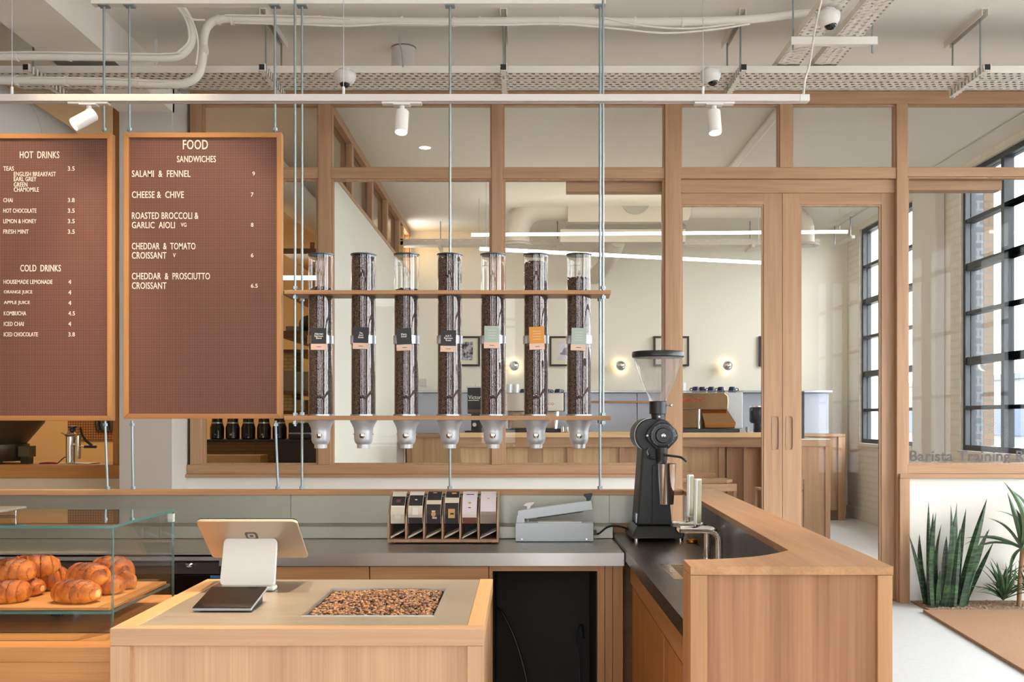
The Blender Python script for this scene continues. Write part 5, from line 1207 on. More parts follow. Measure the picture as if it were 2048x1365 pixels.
def snake_mat():
    m, nt, b = newmat('snake_leaf'); N = nt.nodes.new; L = nt.links.new
    tc = N('ShaderNodeTexCoord'); mp = N('ShaderNodeMapping'); mp.inputs['Scale'].default_value = (7, 7, 42); L(tc.outputs['Object'], mp.inputs[0])
    n = N('ShaderNodeTexNoise'); n.inputs['Scale'].default_value = 1; n.inputs['Detail'].default_value = 3; n.inputs['Distortion'].default_value = 1; L(mp.outputs[0], n.inputs['Vector'])
    r = N('ShaderNodeValToRGB'); r.color_ramp.elements[0].position = .42; r.color_ramp.elements[1].position = .66; r.color_ramp.elements[0].color = lin((24, 44, 30)); r.color_ramp.elements[1].color = lin((66, 98, 60)); L(n.outputs['Fac'], r.inputs[0]); L(r.outputs[0], b.inputs['Base Color']); b.inputs['Roughness'].default_value = .35; return m
SNAKE = snake_mat()
yq_ = 7.36; sp_ = lambda a, b, dy=0: W(a, b, yq_ + dy)
gnd = lambda a, dy=0: Vector((X(a, yq_ + dy), yq_ + dy, .008))
t = T('snake_plant', 'tall dark green snake plant at the foot of the white wall beside the oak post', 'plant', gnd(1895))
LV = [(1852, 1815, 1067, .055), (1853, 1840, 1069, .06), (1858, 1857, 1003, .05), (1862, 1866, 1026, .075), (1868, 1874, 1025, .07), (1873, 1861, 1086, .08), (1880, 1886, 1049, .05), (1886, 1898, 1010, .065), (1890, 1893, 1072, .085), (1894, 1912, 1005, .07), (1897, 1913, 1018, .09),
      (1903, 1905, 1060, .06), (1908, 1921, 1057, .07), (1912, 1933, 1018, .065), (1914, 1974, 998, .085), (1918, 1930, 1068, .08), (1921, 1975, 1062, .06), (1925, 1981, 1058, .085), (1929, 1988, 1084, .05), (1932, 1960, 1110, .09), (1866, 1846, 1120, .06), (1876, 1880, 1140, .055), (1900, 1893, 1128, .06), (1908, 1912, 1142, .06), (1870, 1858, 1150, .05)]
rnd = random.Random(5)
for i, (b_, tx_, ty_, w_) in enumerate(LV):
    dy = rnd.uniform(-.09, .09); P('leaf', leaf_mb(gnd(b_, dy), sp_(tx_, ty_, dy + rnd.uniform(-.03, .03)), w_ * .86, rnd.uniform(-.08, .08), (rnd.uniform(-.5, .5), -1, .1)), SNAKE, t)
ALOE = plain('aloe_leaf', (104, 132, 104), .45, var=.25, vscale=14); ALOE2 = plain('aloe_leaf_dark', (72, 102, 66), .45, var=.25, vscale=14)
def rosette(name, lab, cx_, cy_, dy, n, L0, L1, w, seed, mat, stem=None, droop=.5, tl=(15, 85)):
    rnd = random.Random(seed); c = sp_(cx_, cy_, dy); t = T(name, lab, 'plant', (c.x, c.y, .008))
    if stem: P('stem', MB().tube([(c.x - .03, c.y, .008), (c.x - .02, c.y, c.z * .5), (c.x, c.y, c.z)], .016, 10, smooth=4), plain('aloe_stem', (150, 120, 88), .8), t)
    for k in range(n):
        a = 2.399 * k + rnd.uniform(-.2, .2); el = R(rnd.uniform(*tl)); L_ = rnd.uniform(L0, L1)
        d = Vector((math.cos(a) * math.cos(el), math.sin(a) * math.cos(el) * .8, math.sin(el)))
        tip = c + d * L_
        if tip.y > YP - .02: tip.y = YP - .02
        base = c - Vector((0, 0, rnd.uniform(0, .03)))
        P('leaf', leaf_mb(base, tip, w * rnd.uniform(.8, 1.15), droop * rnd.uniform(.05, .3), (0, 0, 1) if el < 1.2 else (0, -1, 0), 9, .35), mat, t)
    return t
rosette('aloe_plant', 'tall pale green aloe on a stem at the right edge of the picture', 2046, 1092, -.02, 24, .30, .50, .05, 2, ALOE, True, 1.5, (-35, 85))
rosette('aloe_plant', 'low spiky green aloe in the gravel beside the snake plant', 2006, 1192, 0, 70, .14, .30, .022, 4, ALOE2, False, .9, (0, 80))
rosette('aloe_plant', 'low spiky aloe at the right edge of the picture', 2062, 1186, .03, 50, .14, .30, .026, 6, ALOE2, False, .9, (5, 80))
# ------------------------------------------------------------------ training room
yb = 12.94
def wpx(v, d): return X(v, d)
# framed photographs
FRAME = plain('picture_frame', (52, 42, 36), .45); MAT_ = plain('picture_mount', (226, 218, 200), .8)
def photo_mat(name, c0, c1, sc):
    m, nt, b = newmat(name); N = nt.nodes.new; L = nt.links.new
    tc = N('ShaderNodeTexCoord'); n = N('ShaderNodeTexNoise'); n.inputs['Scale'].default_value = sc; n.inputs['Detail'].default_value = 5; L(tc.outputs['Object'], n.inputs['Vector'])
    r = N('ShaderNodeValToRGB'); r.color_ramp.elements[0].position = .4; r.color_ramp.elements[1].position = .6; r.color_ramp.elements[0].color = lin(c0); r.color_ramp.elements[1].color = lin(c1); L(n.outputs['Fac'], r.inputs[0]); L(r.outputs[0], b.inputs['Base Color']); return m
PH = [photo_mat('photo_grain', (40, 40, 56), (190, 186, 190), 28), photo_mat('photo_soft', (206, 200, 208), (222, 216, 220), 8), photo_mat('photo_lilac', (150, 130, 150), (196, 176, 190), 14), photo_mat('photo_plain', (190, 186, 190), (214, 208, 206), 10)]
for i, (x0, lab) in enumerate(((889, 'framed dark photograph on the end wall between the fourth and fifth bean tubes'), (1099, 'framed photograph of a bowler hat on the end wall beside the seventh bean tube'), (1307, 'framed lilac photograph on the end wall behind the grinder hopper'), (1518, 'framed picture on the end wall partly hidden by the left door stile'))):
    x1 = x0 + 71; z0, z1 = Z(733, yb), Z(673, yb); a, b = X(x0, yb), X(x1, yb); f = .024
    t = T('framed_picture', lab, 'picture', ((a + b) / 2, yb, z0), 'framed pictures on the end wall')
    m = MB(); m.box(a, a + f, yb - .02, YE - .001, z0, z1); m.box(b - f, b, yb - .02, YE - .001, z0, z1); m.box(a + f, b - f, yb - .02, YE - .001, z0, z0 + f); m.box(a + f, b - f, yb - .02, YE - .001, z1 - f, z1)
    P('frame', m, FRAME, t, .002); P('mount', MB().box(a + f, b - f, yb - .006, YE - .001, z0 + f, z1 - f), MAT_, t)
    P('photograph', MB().box(a + .10, b - .09, yb - .008, yb - .0062, z0 + .075, z1 - .07), PH[i], t)
    if i == 1:
        hx, hz = (a + b) / 2 - .01, (z0 + z1) / 2 - .03; HAT = plain('hat_ink', (140, 134, 150), .8)
        P('printed_hat', MB().prism([(hx + .085 * math.cos(R(k)), hz + .02 * math.sin(R(k))) for k in range(0, 360, 20)], yb - .0095, yb - .0083, 'y').prism([(hx + .052 * math.cos(R(k)), hz + .008 + .07 * math.sin(R(k))) for k in range(0, 181, 15)], yb - .0096, yb - .0084, 'y'), HAT, t)
# globe wall lamps
for k, x0 in enumerate((1028.5, 1241.5, 1455)):
    x = X(x0, 12.85); z = Z(732, 12.85)
    t = T('wall_lamp', ('mirrored globe wall lamp between two framed pictures, ' + ('leftmost', 'middle', 'rightmost')[k] + ' of three'), 'wall lamp', (x, 12.85, z), 'mirrored globe wall lamps')
    P('globe', MB().sph((x, 12.84, z), .064, n=28, m=16), CHROME, t); P('base', MB().cyl((x, 12.9, z), (x, YE - .001, z), .05), SATIN, t)
    P('glow_ring', MB().lathe((x, 12.905, z), [(.052, 0), (.06, 0), (.06, .008), (.052, .008)], (0, 1, 0), 24, cap=False), glow('lamp_glow', (1, .78, .48), 18), t)
    l = bpy.data.lights.new('lamp', 'POINT'); l.energy = 9.0; l.color = (1, .74, .42); l.shadow_soft_size = .03
    o = bpy.data.objects.new('lamp', l); COL.objects.link(o); o.parent = t; o.location = (0, .06, 0)
    l.shadow_soft_size = .02
P('switch_body', MB().box(X(840, yb), X(853, yb), yb - .01, YE - .001, Z(772, yb), Z(758, yb)), OFFWHITE, T('wall_thermostat', 'small white wall control with a grey screen near the left end of the end wall', 'wall control', (X(846, yb), yb, Z(772, yb))))
# steel back counter unit
BLUES = plain('steel_back_panel', (168, 172, 182), .35, .55)
yk = 12.42
t = T('steel_back_unit', 'blue grey steel back unit with a projecting top shelf along the end wall', 'back counter', (1.1, yk, TF))
xl_, xr_ = XI + .02, X(1657, 12.6)
cuts = [xl_, X(1010, yk), X(1140, yk), X(1277, yk), X(1420, yk), X(1560, yk), xr_]
for a, b in zip(cuts, cuts[1:]): P('back_panel', MB().box(a + .004, b - .004, 12.58, 12.62, 1.17, 1.67), BLUES, t, .003)
P('top_shelf', MB().box(xl_, xr_ + .02, 12.5, 12.93, 1.672, 1.70), SATIN, t, .003)
P('end_panel', MB().box(xr_ - .02, xr_, 12.63, 12.93, 1.17, 1.67), BLUES, t)
P('warm_shelf', MB().box(X(1180, yk), X(1335, yk), 12.54, 12.578, Z(806, yk), Z(802, yk)), OAKX, t)
xe_ = X(1691, yk)
t = T('training_back_cabinet', 'oak cabinet run under the steel back unit, its right end in view past the doors', 'cabinet', (2, yk, TF))
P('body', MB().box(xl_, xe_ - .09, yk + .03, 12.93, TF, 1.135), PINKZ, t); P('worktop', MB().box(xl_, xe_, yk, 12.93, 1.136, 1.169), PINKX, t, .003)
P('stile', MB().box(xe_ - .085, xe_, yk + .006, 12.93, TF, 1.135), PINKZ, t, .003); P('plinth', MB().box(xe_ - .5, xe_ - .09, yk + .026, yk + .03, TF, TF + .12), DARKX, t)
# the training bar
yf = 10.2; zb_ = Z(866, yf)
x0b, x1b = X(919, yf), X(1600, yf)
t = T('training_bar', 'long oak training bar behind the glazing with slatted front and posts', 'bar counter', ((x0b + x1b) / 2, yf, TF))
P('top', MB().box(x0b, x1b, yf, yf + .75, zb_ - .048, zb_), oak('pale_bar_top', 'x', (206, 166, 124), (228, 192, 150)), t, .003)
P('apron', MB().box(x0b, x1b, yf + .03, yf + .055, Z(895, yf), zb_ - .0485), PINKX, t)
STRIPE = oak('ribbed_oak', 'z', (178, 142, 104), (216, 182, 142), fine=.6, broad=.2)
cuts = [919, 985, 1056, 1086, 1135, 1246, 1350, 1450, 1492, 1528, 1600]
for k, (a, b) in enumerate(zip(cuts, cuts[1:])):
    P('front_panel', MB().box(X(a, yf) + .003, X(b, yf) - .003, yf + .10, yf + .12, TF, Z(895, yf)), (STRIPE if k in (0, 1, 3, 4, 6) else PINKZ), t)
for a, b in ((983, 996), (1135, 1148), (1240, 1250), (1440, 1452), (1456, 1467), (1490, 1498), (1525, 1531)): P('post', MB().box(X(a, yf), X(b, yf), yf + .06, yf + .098, TF, Z(895, yf)), PINKZ, t, .002)
P('end_panel', MB().box(x0b, x0b + .03, yf + .125, yf + .74, TF, zb_ - .0485), PINKZ, t)
ye = 11.6
t = T('side_counter', 'oak side counter against the inner wall at the far left of the training room', 'cabinet', (-1.1, ye, TF))
xs0, xs1 = X(813, ye), X(930, ye)
P('top', MB().box(xs0, xs1, ye, ye + .7, Z(876, ye), Z(871, ye)), PINKX, t, .002); P('front_panel', MB().box(X(822, ye) + .002, xs1, ye + .02, ye + .04, TF, Z(876.2, ye)), STRIPE, t); P('stile', MB().box(xs0, X(822, ye), ye + .01, ye + .04, TF, Z(876.2, ye)), PINKZ, t)
yd_ = 9.0
t = T('bar_end_cabinet', 'oak cabinet with a framed side and steel top seen through the right door', 'cabinet', (2.4, yd_, TF))
xa, xb2 = X(1570, yd_), X(1661, yd_); zt_ = Z(880, yd_)
P('steel_top', MB().box(xa, xb2, yd_, yd_ + .9, zt_, zt_ + .006), STEELX, t)
P('rail', MB().box(xa, xb2, yd_, yd_ + .03, zt_ - .06, zt_ - .0005), PINKX, t, .002); P('stile', MB().box(xb2 - .045, xb2, yd_, yd_ + .03, TF, zt_ - .0605), PINKZ, t, .002)
P('front_panel', MB().box(xa, xb2 - .0455, yd_ + .014, yd_ + .03, TF, zt_ - .0605), PINKZ, t); P('body', MB().box(xa, xb2 - .01, yd_ + .031, yd_ + .9, TF, zt_ - .0005), PINKZ, t)
# espresso machines, seen from the guests' side
WOODMIRROR = plain('wood_tinted_mirror', (196, 158, 120), .14, 1.0); GREYP = plain('machine_panel', (196, 196, 196), .35, .3); RED = plain('red_print', (196, 40, 30), .5)  # brown mirror is steel with the reflected wood put into its colour
ym = 10.42
def mx(v): return X(v, ym)
def mz(v): return Z(v, ym)
z0m = zb_
t = T('espresso_machine', 'mirrored espresso machine with red lettering and blue cups on top, right of the grinder', 'espresso machine', (mx(1420), ym, z0m), 'espresso machines on the training bar')
P('back_box', MB().box(mx(1335), mx(1488), ym + .06, ym + .50, mz(858), mz(785)), GREYP, t, .006)
P('upper_panel', MB().prism([(mx(1335), mz(786.5)), (mx(1449), mz(786.5)), (mx(1456), mz(792)), (mx(1457), mz(801)), (mx(1456), mz(818)), (mx(1335), mz(818))], ym, ym + .055, 'y'), WOODMIRROR, t, .006)
P('lower_skirt', MB().mesh([(mx(1404), ym + .05, mz(819)), (mx(1456), ym + .05, mz(819)), (mx(1470), ym - .04, mz(846)), (mx(1408), ym - .04, mz(846)), (mx(1468), ym - .02, mz(857)), (mx(1410), ym - .02, mz(857)), (mx(1404), ym + .058, mz(857)), (mx(1456), ym + .058, mz(857))], [(3, 2, 1, 0), (5, 4, 2, 3), (0, 6, 5, 3), (1, 2, 4, 7), (0, 1, 7, 6), (6, 7, 4, 5)]), WOODMIRROR, t)
P('lower_panel', MB().box(mx(1335), mx(1396), ym + .03, ym + .058, mz(857), mz(819)), WOODMIRROR, t, .004)
P('leg', MB().cyl((mx(1398), ym + .01, mz(858)), (mx(1399), ym + .03, mz(819)), .012), CHROME, t)
P('drip_base', MB().box(mx(1335), mx(1478), ym - .04, ym + .5, z0m + .001, mz(858.2)), plain('machine_base', (48, 48, 56), .4), t, .004)
P('lettering', text_mb('LA MARZOCCO', mx(1341), mx(1410), mz(804), mz(796.5), ym - .0005, .0015), RED, t, label='red lettering')
P('cup_rail', MB().tube([(mx(1336), ym + .02, mz(783)), (mx(1488), ym + .02, mz(783))], .004, 8), CHROME, t)
t = T('espresso_machine', 'steel espresso machine on the training bar seen between the fifth and seventh bean tubes', 'espresso machine', (mx(1070), ym, z0m), 'espresso machines on the training bar')
P('body', MB().box(mx(1004), mx(1127), ym, ym + .45, mz(823), mz(786)), plain('machine_steel', (176, 166, 154), .3, .8), t, .006)
P('side_trim', MB().box(mx(1127.2), mx(1129.5), ym, ym + .45, mz(823), mz(785.5)), plain('trim_dark', (70, 60, 54), .5), t)
P('lower_body', MB().box(mx(1016), mx(1110), ym + .08, ym + .40, mz(857), mz(823.5)), plain('machine_lower', (150, 126, 106), .3, .7), t, .004)
for a in (1018, 1110): P('leg', MB().prism([(mx(a), mz(858)), (mx(a + 4), mz(858)), (mx(a + 8), mz(824)), (mx(a + 4), mz(824))], ym + .01, ym + .04, 'y'), CHROME, t)
P('drip_base', MB().box(mx(1008), mx(1122), ym - .03, ym + .45, z0m + .001, mz(858)), BLACK, t, .003)
P('name_plate', MB().box(mx(1060), mx(1110), ym - .003, ym - .0005, mz(813.5), mz(803.5)), OFFWHITE, t)
P('lettering', text_mb('MARZOCCO', mx(1062), mx(1108), mz(811), mz(806), ym - .003, .0012), RED, t, label='red lettering')
def cup(x, y, z, r, h, mat, lab, hside=-1, glassy=False):
    t = T('glass' if glassy else 'cup', lab, 'glass' if glassy else 'cup', (x, y, z), 'glasses on the espresso machines' if glassy else 'dark blue cups on the espresso machines')
    P('body', MB().lathe((x, y, z), [(r, 0), (r * 1.02, h * .3), (r * .8, h * .93), (r * .62, h), (.001, h)] if not glassy else [(r, 0), (r * .9, h), (.001, h)], n=24, cap=False), mat, t)
    if not glassy: P('handle', MB().tube([(x + hside * r * .9, y - .006, z + h * .25), (x + hside * r * 1.5, y - .008, z + h * .35), (x + hside * r * 1.4, y - .008, z + h * .7), (x + hside * r * .85, y - .006, z + h * .72)], .005, 8, smooth=3), mat, t)
    return t
BLUECUP = plain('blue_glaze', (36, 48, 78), .15); GLASSW = plain('glass_tumbler', (222, 226, 226), .08, spec=.8)
zc_ = mz(785) + .0005
for k, (v, s) in enumerate(((1396, -1), (1411, -1), (1428, -1), (1449, -1), (1470, 1))):
    cup(mx(v), ym + .14 + .05 * (k % 2), zc_, .040, .060, BLUECUP, 'upturned dark blue cup on the right espresso machine, ' + ('leftmost', 'second from left', 'in the middle', 'fourth from left', 'rightmost')[k], s)
zc2 = mz(786) + .0005
for v, lab in ((1047, 'just right of the glasses'), (1096, 'beside the sixth bean tube'), (1117, 'at the right end')): cup(mx(v), ym + .15, zc2, .038, .042, BLUECUP, 'dark blue cup on the left espresso machine, ' + lab, 1)
for v, lab in ((1018, 'left one beside the fifth bean tube'), (1032, 'right one under the wall lamp')): cup(mx(v), ym + .15, zc2, .034, .09, GLASSW, 'glass tumbler on the left espresso machine, ' + lab, glassy=True)
cup(mx(1371), ym + .18, zc_, .036, .10, GLASSW, 'glass jar on the right espresso machine beside the oak post', glassy=True)
t = T('training_grinder', 'black grinder with white script lettering between the fourth and fifth bean tubes', 'grinder', (mx(948), ym, z0m), 'grinders on the training bar')
P('body', MB().box(mx(935), mx(974), ym, ym + .28, mz(828), mz(776)), BLACK, t, .008); P('top_plate', MB().box(mx(933), mx(976), ym - .01, ym + .29, mz(776), mz(773)), SATIN, t); P('knob', MB().sph((mx(951), ym + .1, mz(771)), .012).cyl((mx(951), ym + .1, mz(776)), (mx(951), ym + .1, mz(770)), .006), CHROME, t)
P('wood_band', MB().box(mx(935), mx(974), ym - .002, ym + .1, mz(826), mz(819)), plain('walnut', (88, 56, 40), .4), t)
P('lower_body', MB().box(mx(942), mx(970), ym + .04, ym + .26, mz(862), mz(828.5)), BLACK, t); P('portafilter_fork', MB().cyl((mx(949), ym - .02, mz(850)), (mx(949), ym + .04, mz(850)), .02), SATIN, t)
P('base', MB().box(mx(930), mx(974), ym - .05, ym + .28, z0m + .0005, mz(862.3)), BLACK, t, .004)
m = text_mb('Victoria', mx(937), mx(968), mz(799), mz(791), ym - .0005, .001)
P('lettering', m.xform(Matrix.Shear('XZ', 4, (.25, 0)) if False else Matrix.Identity(4)), PAPER, t)
P('underline', MB().box(mx(936), mx(958), ym - .0015, ym - .0003, mz(802), mz(801)), PAPER, t)
t = T('training_grinder', 'dark blue grinder at the right of the training bar beside the door stile', 'grinder', (mx(1520), ym, z0m), 'grinders on the training bar')
P('head', MB().lathe((mx(1522), ym + .1, mz(847)), [(.08, 0), (.095, .02), (.095, .15), (.085, .17), (.001, .17)], n=28, cap=False), plain('blue_black', (48, 50, 66), .2), t)
P('rim', MB().lathe((mx(1522), ym + .1, mz(815)), [(.096, 0), (.1, .004), (.1, .012)], n=28, cap=False), CHROME, t)
P('body', MB().cyl((mx(1526), ym + .12, z0m + .0005), (mx(1526), ym + .12, mz(846)), .07), plain('blue_black_body', (40, 40, 52), .3), t)
for v, lab in ((1125, 'left'), (1134, 'right')):
    t = T('milk_pitcher', 'steel milk pitcher beside the left espresso machine, %s one' % lab, 'pitcher', (mx(v), ym - .02, z0m), 'steel milk pitchers')
    P('body', MB().lathe((mx(v), ym - .02, z0m + .0005), [(.024, 0), (.026, .01), (.02, .05), (.022, .062)], n=20), CHROME, t); P('handle', MB().tube([(mx(v), ym - .045, z0m + .015), (mx(v), ym - .06, z0m + .03), (mx(v), ym - .042, z0m + .055)], .003, 6, smooth=3), CHROME, t)
O('shot_glass', MB().lathe((mx(1493), ym - .05, z0m + .0005), [(.014, 0), (.02, .055), (.018, .055), (.012, .004)], n=20), SATIN, 'small steel cup on the training bar right of the espresso machine', 'cup')
# black knock box and box seen past the right door
O('equipment_box', MB().box(X(1598, 9.3), X(1609, 9.3), 9.3, 9.6, zt_ + .0065, Z(783, 9.3)), BLACK, 'black equipment box edge just right of the door stile', 'box', bev=.004)
# stool
ys_ = 8.9; sxx = lambda v: X(v, ys_); szz = lambda v: Z(v, ys_)
t = T('bar_stool', 'low backed oak stool in front of the training bar behind the taps', 'stool', (sxx(1410), ys_, TF))
P('seat', MB().prism([(sxx(1330), ys_ + .05), (sxx(1456), ys_ + .05), (sxx(1474), ys_ + .20), (sxx(1470), ys_ + .42), (sxx(1335), ys_ + .42)], szz(968), szz(962)), PINKX, t, .004)
m = MB(); n_ = 12; ptsa = [(sxx(1322 + 152 * k / n_), ys_ - .0 - .06 * math.sin(math.pi * k / n_)) for k in range(n_ + 1)]
m.prism(ptsa + [(a, b + .022) for a, b in ptsa[::-1]], szz(983), szz(968.5)); P('back_rail', m, PINKX, t, .003)
ptsb = [(sxx(1322 + 126 * k / n_), ys_ + .40 + .05 * math.sin(math.pi * k / n_)) for k in range(n_ + 1)]
P('backrest', MB().prism(ptsb + [(a, b + .02) for a, b in ptsb[::-1]], szz(962), szz(952)), PINKX, t, .003)
for a, y_ in ((1330, ys_ + .0), (1470, ys_ + .0), (1335, ys_ + .41), (1462, ys_ + .41)): P('leg', MB().box(sxx(a) - .014, sxx(a) + .014, y_ - .002, y_ + .026, TF, szz(968.6 if y_ < ys_ + .1 else 962)), PINKZ, t, .003)
t = T('bar_stool', 'oak stool side in front of the framed cabinet, seen through the right door', 'stool', (X(1600, 8.5), 8.5, TF))
P('leg', MB().box(X(1608, 8.5), X(1613, 8.5), 8.5, 8.53, TF, Z(959, 8.5)), PINKZ, t); P('leg', MB().box(X(1530, 8.5), X(1535, 8.5), 8.5, 8.53, TF, Z(959, 8.5)), PINKZ, t); P('back_rail', MB().box(X(1535.2, 8.5), X(1607.8, 8.5), 8.503, 8.528, Z(972, 8.5), Z(959, 8.5)), PINKX, t, .002)
P('seat', MB().box(X(1530, 8.5), X(1613, 8.5), 8.531, 8.9, Z(985, 8.5), Z(981, 8.5)), PINKX, t); P('leg', MB().box(X(1530, 8.5), X(1535, 8.5), 8.87, 8.9, TF, Z(985.2, 8.5)), PINKZ, t); P('leg', MB().box(X(1608, 8.5), X(1613, 8.5), 8.87, 8.9, TF, Z(985.2, 8.5)), PINKZ, t)
# linear lights
LED = glow('led_white', (1.0, .90, .74), 9.0)
def line_light(p, q, lab, wires, zc, mat=LED, r=.017, grp='slim linear lights in the training room'):
    t = T('linear_light', lab, 'linear light', p, grp); p, q = Vector(p), Vector(q)
    P('tube', MB().cyl(p, q, r, n=14), mat, t)
    for s in wires:
        c = p.lerp(q, s); P('suspension_wire', MB().cyl(c + Vector((0, 0, r)), (c.x, c.y, zc - .001), .0022, n=6), SATIN, t)
    return t
zu = Z(470, 11.0)
line_light((X(943, 11.0), 11.0, zu), (X(1695, 10.82), 10.82, zu), 'upper slim glowing linear light across the training room', (.02, .98), ZT)
zl_ = Z(498, 10.0); d2 = (zl_ - H) * F / (837 - 526)
line_light((X(960, 10.0), 10.0, zl_), (X(1528, d2), d2, zl_), 'lower slanting linear light across the training room', (.02, .66, .98), ZT)
# ducts
DUCT = plain('white_duct', (206, 197, 184), .5)
yv = 11.6; vx = lambda v: X(v, yv); vz = lambda v: Z(v, yv); rr = 26 * yv / F
t = T('air_duct', 'round white duct turning down to a ceiling diffuser at the left of the training room', 'duct', (vx(1033), yv, vz(490)), 'round white ducts')
P('duct', MB().tube([(vx(1033), yv, vz(486)), (vx(1033), yv, vz(465))] + [(vx(1033) + (vx(1082) - vx(1033)) * (1 - math.cos(R(a))), yv, vz(465) + (vz(415) - vz(465)) * math.sin(R(a))) for a in range(10, 91, 10)] + [(vx(1134), yv, vz(415))], rr, 28), DUCT, t)
P('diffuser', MB().lathe((vx(1033), yv, vz(492)), [(.001, .004), (.10, 0), (.10, .006), (.18, 0), (.19, .008), (.15, .03)], n=32, cap=False), OFFWHITE, t)
P('access_plug', MB().lathe((vx(1096), yv - rr - .001, vz(407)), [(.052, -.02), (.058, .008), (.05, .012), (.05, .004), (.001, .004)], (0, -1, 0), 24, cap=False), SATIN, t)
P('hanger', MB().cyl((vx(1113), yv - .02, vz(395)), (vx(1113), yv - .02, ZT), .006), ZINC, t)
t = T('air_handler', 'white ceiling air handling box with a round port in the training room', 'air handler', (vx(1245), yv, vz(465)))
P('box', MB().prism([(vx(1134), vz(450)), (vx(1340), vz(450)), (vx(1371), vz(447)), (vx(1377), vz(436)), (vx(1377), vz(388)), (vx(1134), vz(388))], yv - .18, yv + .35, 'y'), DUCT, t, .006)
P('round_port', MB().lathe((vx(1267), yv - .181, vz(407)), [(.155, 0), (.165, .008), (.16, .014), (.148, .012), (.148, .002), (.001, .002)], (0, -1, 0), 36, cap=False), plain('port_cover', (182, 176, 166), .5), t)
P('lower_box', MB().box(vx(1120), vx(1370), yv - .05, yv + .3, vz(486), vz(460)), DUCT, t, .004); P('shadow_gap', MB().box(vx(1136), vx(1372), yv + .0, yv + .28, vz(460), vz(450)), plain('gap_shade', (150, 142, 132), .6), t)  # darker block paints the shade in the gap below the box
for a in (1140, 1330): P('hanger', MB().cyl((vx(a), yv + .2, vz(388)), (vx(a), yv + .2, ZT), .006), ZINC, t)
t = T('air_duct', 'round white duct running right from the air handler and down beside the windows', 'duct', (vx(1612), yv, vz(490)), 'round white ducts')
r2 = 17.5 * yv / F
P('duct', MB().tube([(vx(1377.5), yv, vz(420)), (vx(1560), yv, vz(420))] + [(vx(1560) + (vx(1611) - vx(1560)) * math.sin(R(a)), yv, vz(420) + (vz(462) - vz(420)) * (1 - math.cos(R(a)))) for a in range(10, 91, 10)] + [(vx(1611), yv, vz(488))], r2, 28), DUCT, t)
for v in (1402, 1432, 1462, 1492): P('seam', MB().cyl((vx(v), yv, vz(420)), (vx(v + .8), yv, vz(420)), r2 + .003, n=28), DUCT, t)
P('diffuser', MB().lathe((vx(1611), yv, vz(492)), [(.001, .004), (.08, 0), (.08, .006), (.15, 0), (.16, .008), (.12, .03)], n=32, cap=False), OFFWHITE, t)
t = T('air_duct', 'slanting white flexible duct behind the linear lights above the seventh bean tube', 'duct', (vx(1222), yv, vz(530)), 'round white ducts')
P('duct', MB().tube([(vx(1236), yv + .1, vz(478)), (vx(1226), yv + .5, vz(505)), (vx(1212), yv + 1.0, vz(520)), (vx(1205), yv + 1.34, vz(520))], .10, 24, smooth=4), DUCT, t); P('duct_mouth', MB().cyl((vx(1236), yv + .098, vz(478)), (vx(1237), yv + .06, vz(474)), .104), DUCT, t)
tt = T('cable_tray', 'white perforated cable tray across the training room under the ceiling', 'cable tray', (1, 12.2, Z(490, 12.2)))
zq = Z(490, 12.2)
P('tray_side', MB().box(X(800, 12.2), X(1640, 12.2), 12.2, 12.204, zq, Z(478, 12.2)), TRAYD, tt); P('tray_base', MB().box(X(800, 12.2), X(1640, 12.2), 12.204, 12.4, zq, zq + .004), SERVICE, tt)
for a in (881, 1115, 1500): P('hanger', MB().cyl((X(a, 12.3), 12.3, zq), (X(a, 12.3), 12.3, ZT), .006), ZINC, tt); P('support_channel', MB().box(X(a, 12.3) - .02, X(a, 12.3) + .02, 12.1, 12.5, zq - .042, zq - .001), SERVICE, tt)
t = T('tray_bracket', 'small white bracket hung from the training room ceiling beside the windows', 'bracket', (X(1695, 12), 12, Z(482, 12)))
P('ceiling_channel', MB().box(X(1690, 12) - .02, X(1690, 12) + .02, 11.7, 12.5, ZT - .04, ZT), SERVICE, t)
for y_ in (11.8, 12.4): P('rod', MB().cyl((X(1690, 12), y_, Z(482, 12)), (X(1690, 12), y_, ZT - .04), .006), ZINC, t)
P('carrying_channel', MB().box(X(1690, 12) - .02, X(1690, 12) + .02, 11.7, 12.5, Z(486, 12), Z(480, 12)), SERVICE, t)
O('ceiling_conduit', MB().cyl((1.93, YP + .13, ZT - .045), (1.93, 9.7, ZT - .045), .034, n=16), SERVICE, 'white pipe under the training room ceiling above the left sliding door', 'pipe')
O('ceiling_cable', MB().cyl((3.86, YP + .13, ZT - .012), (3.86, YE - .01, ZT - .012), .009, n=8), SERVICE, 'thin white cable run along the training room ceiling at upper right', 'cable')
yy = 2.367 * F / 542; xx = X(850, yy)
t = T('downlight', 'small round recessed downlight glowing in the training room ceiling', 'downlight', (xx, yy, ZT - .006))
P('trim_ring', MB().lathe((xx, yy, ZT - .006), [(.05, .002), (.058, 0), (.062, .0055)], n=28, cap=False), OFFWHITE, t); P('lens', MB().lathe((xx, yy, ZT - .004), [(.001, 0), (.05, 0)], n=28, cap=False), glow('downlight_lens', (1, .88, .68), 5), t)
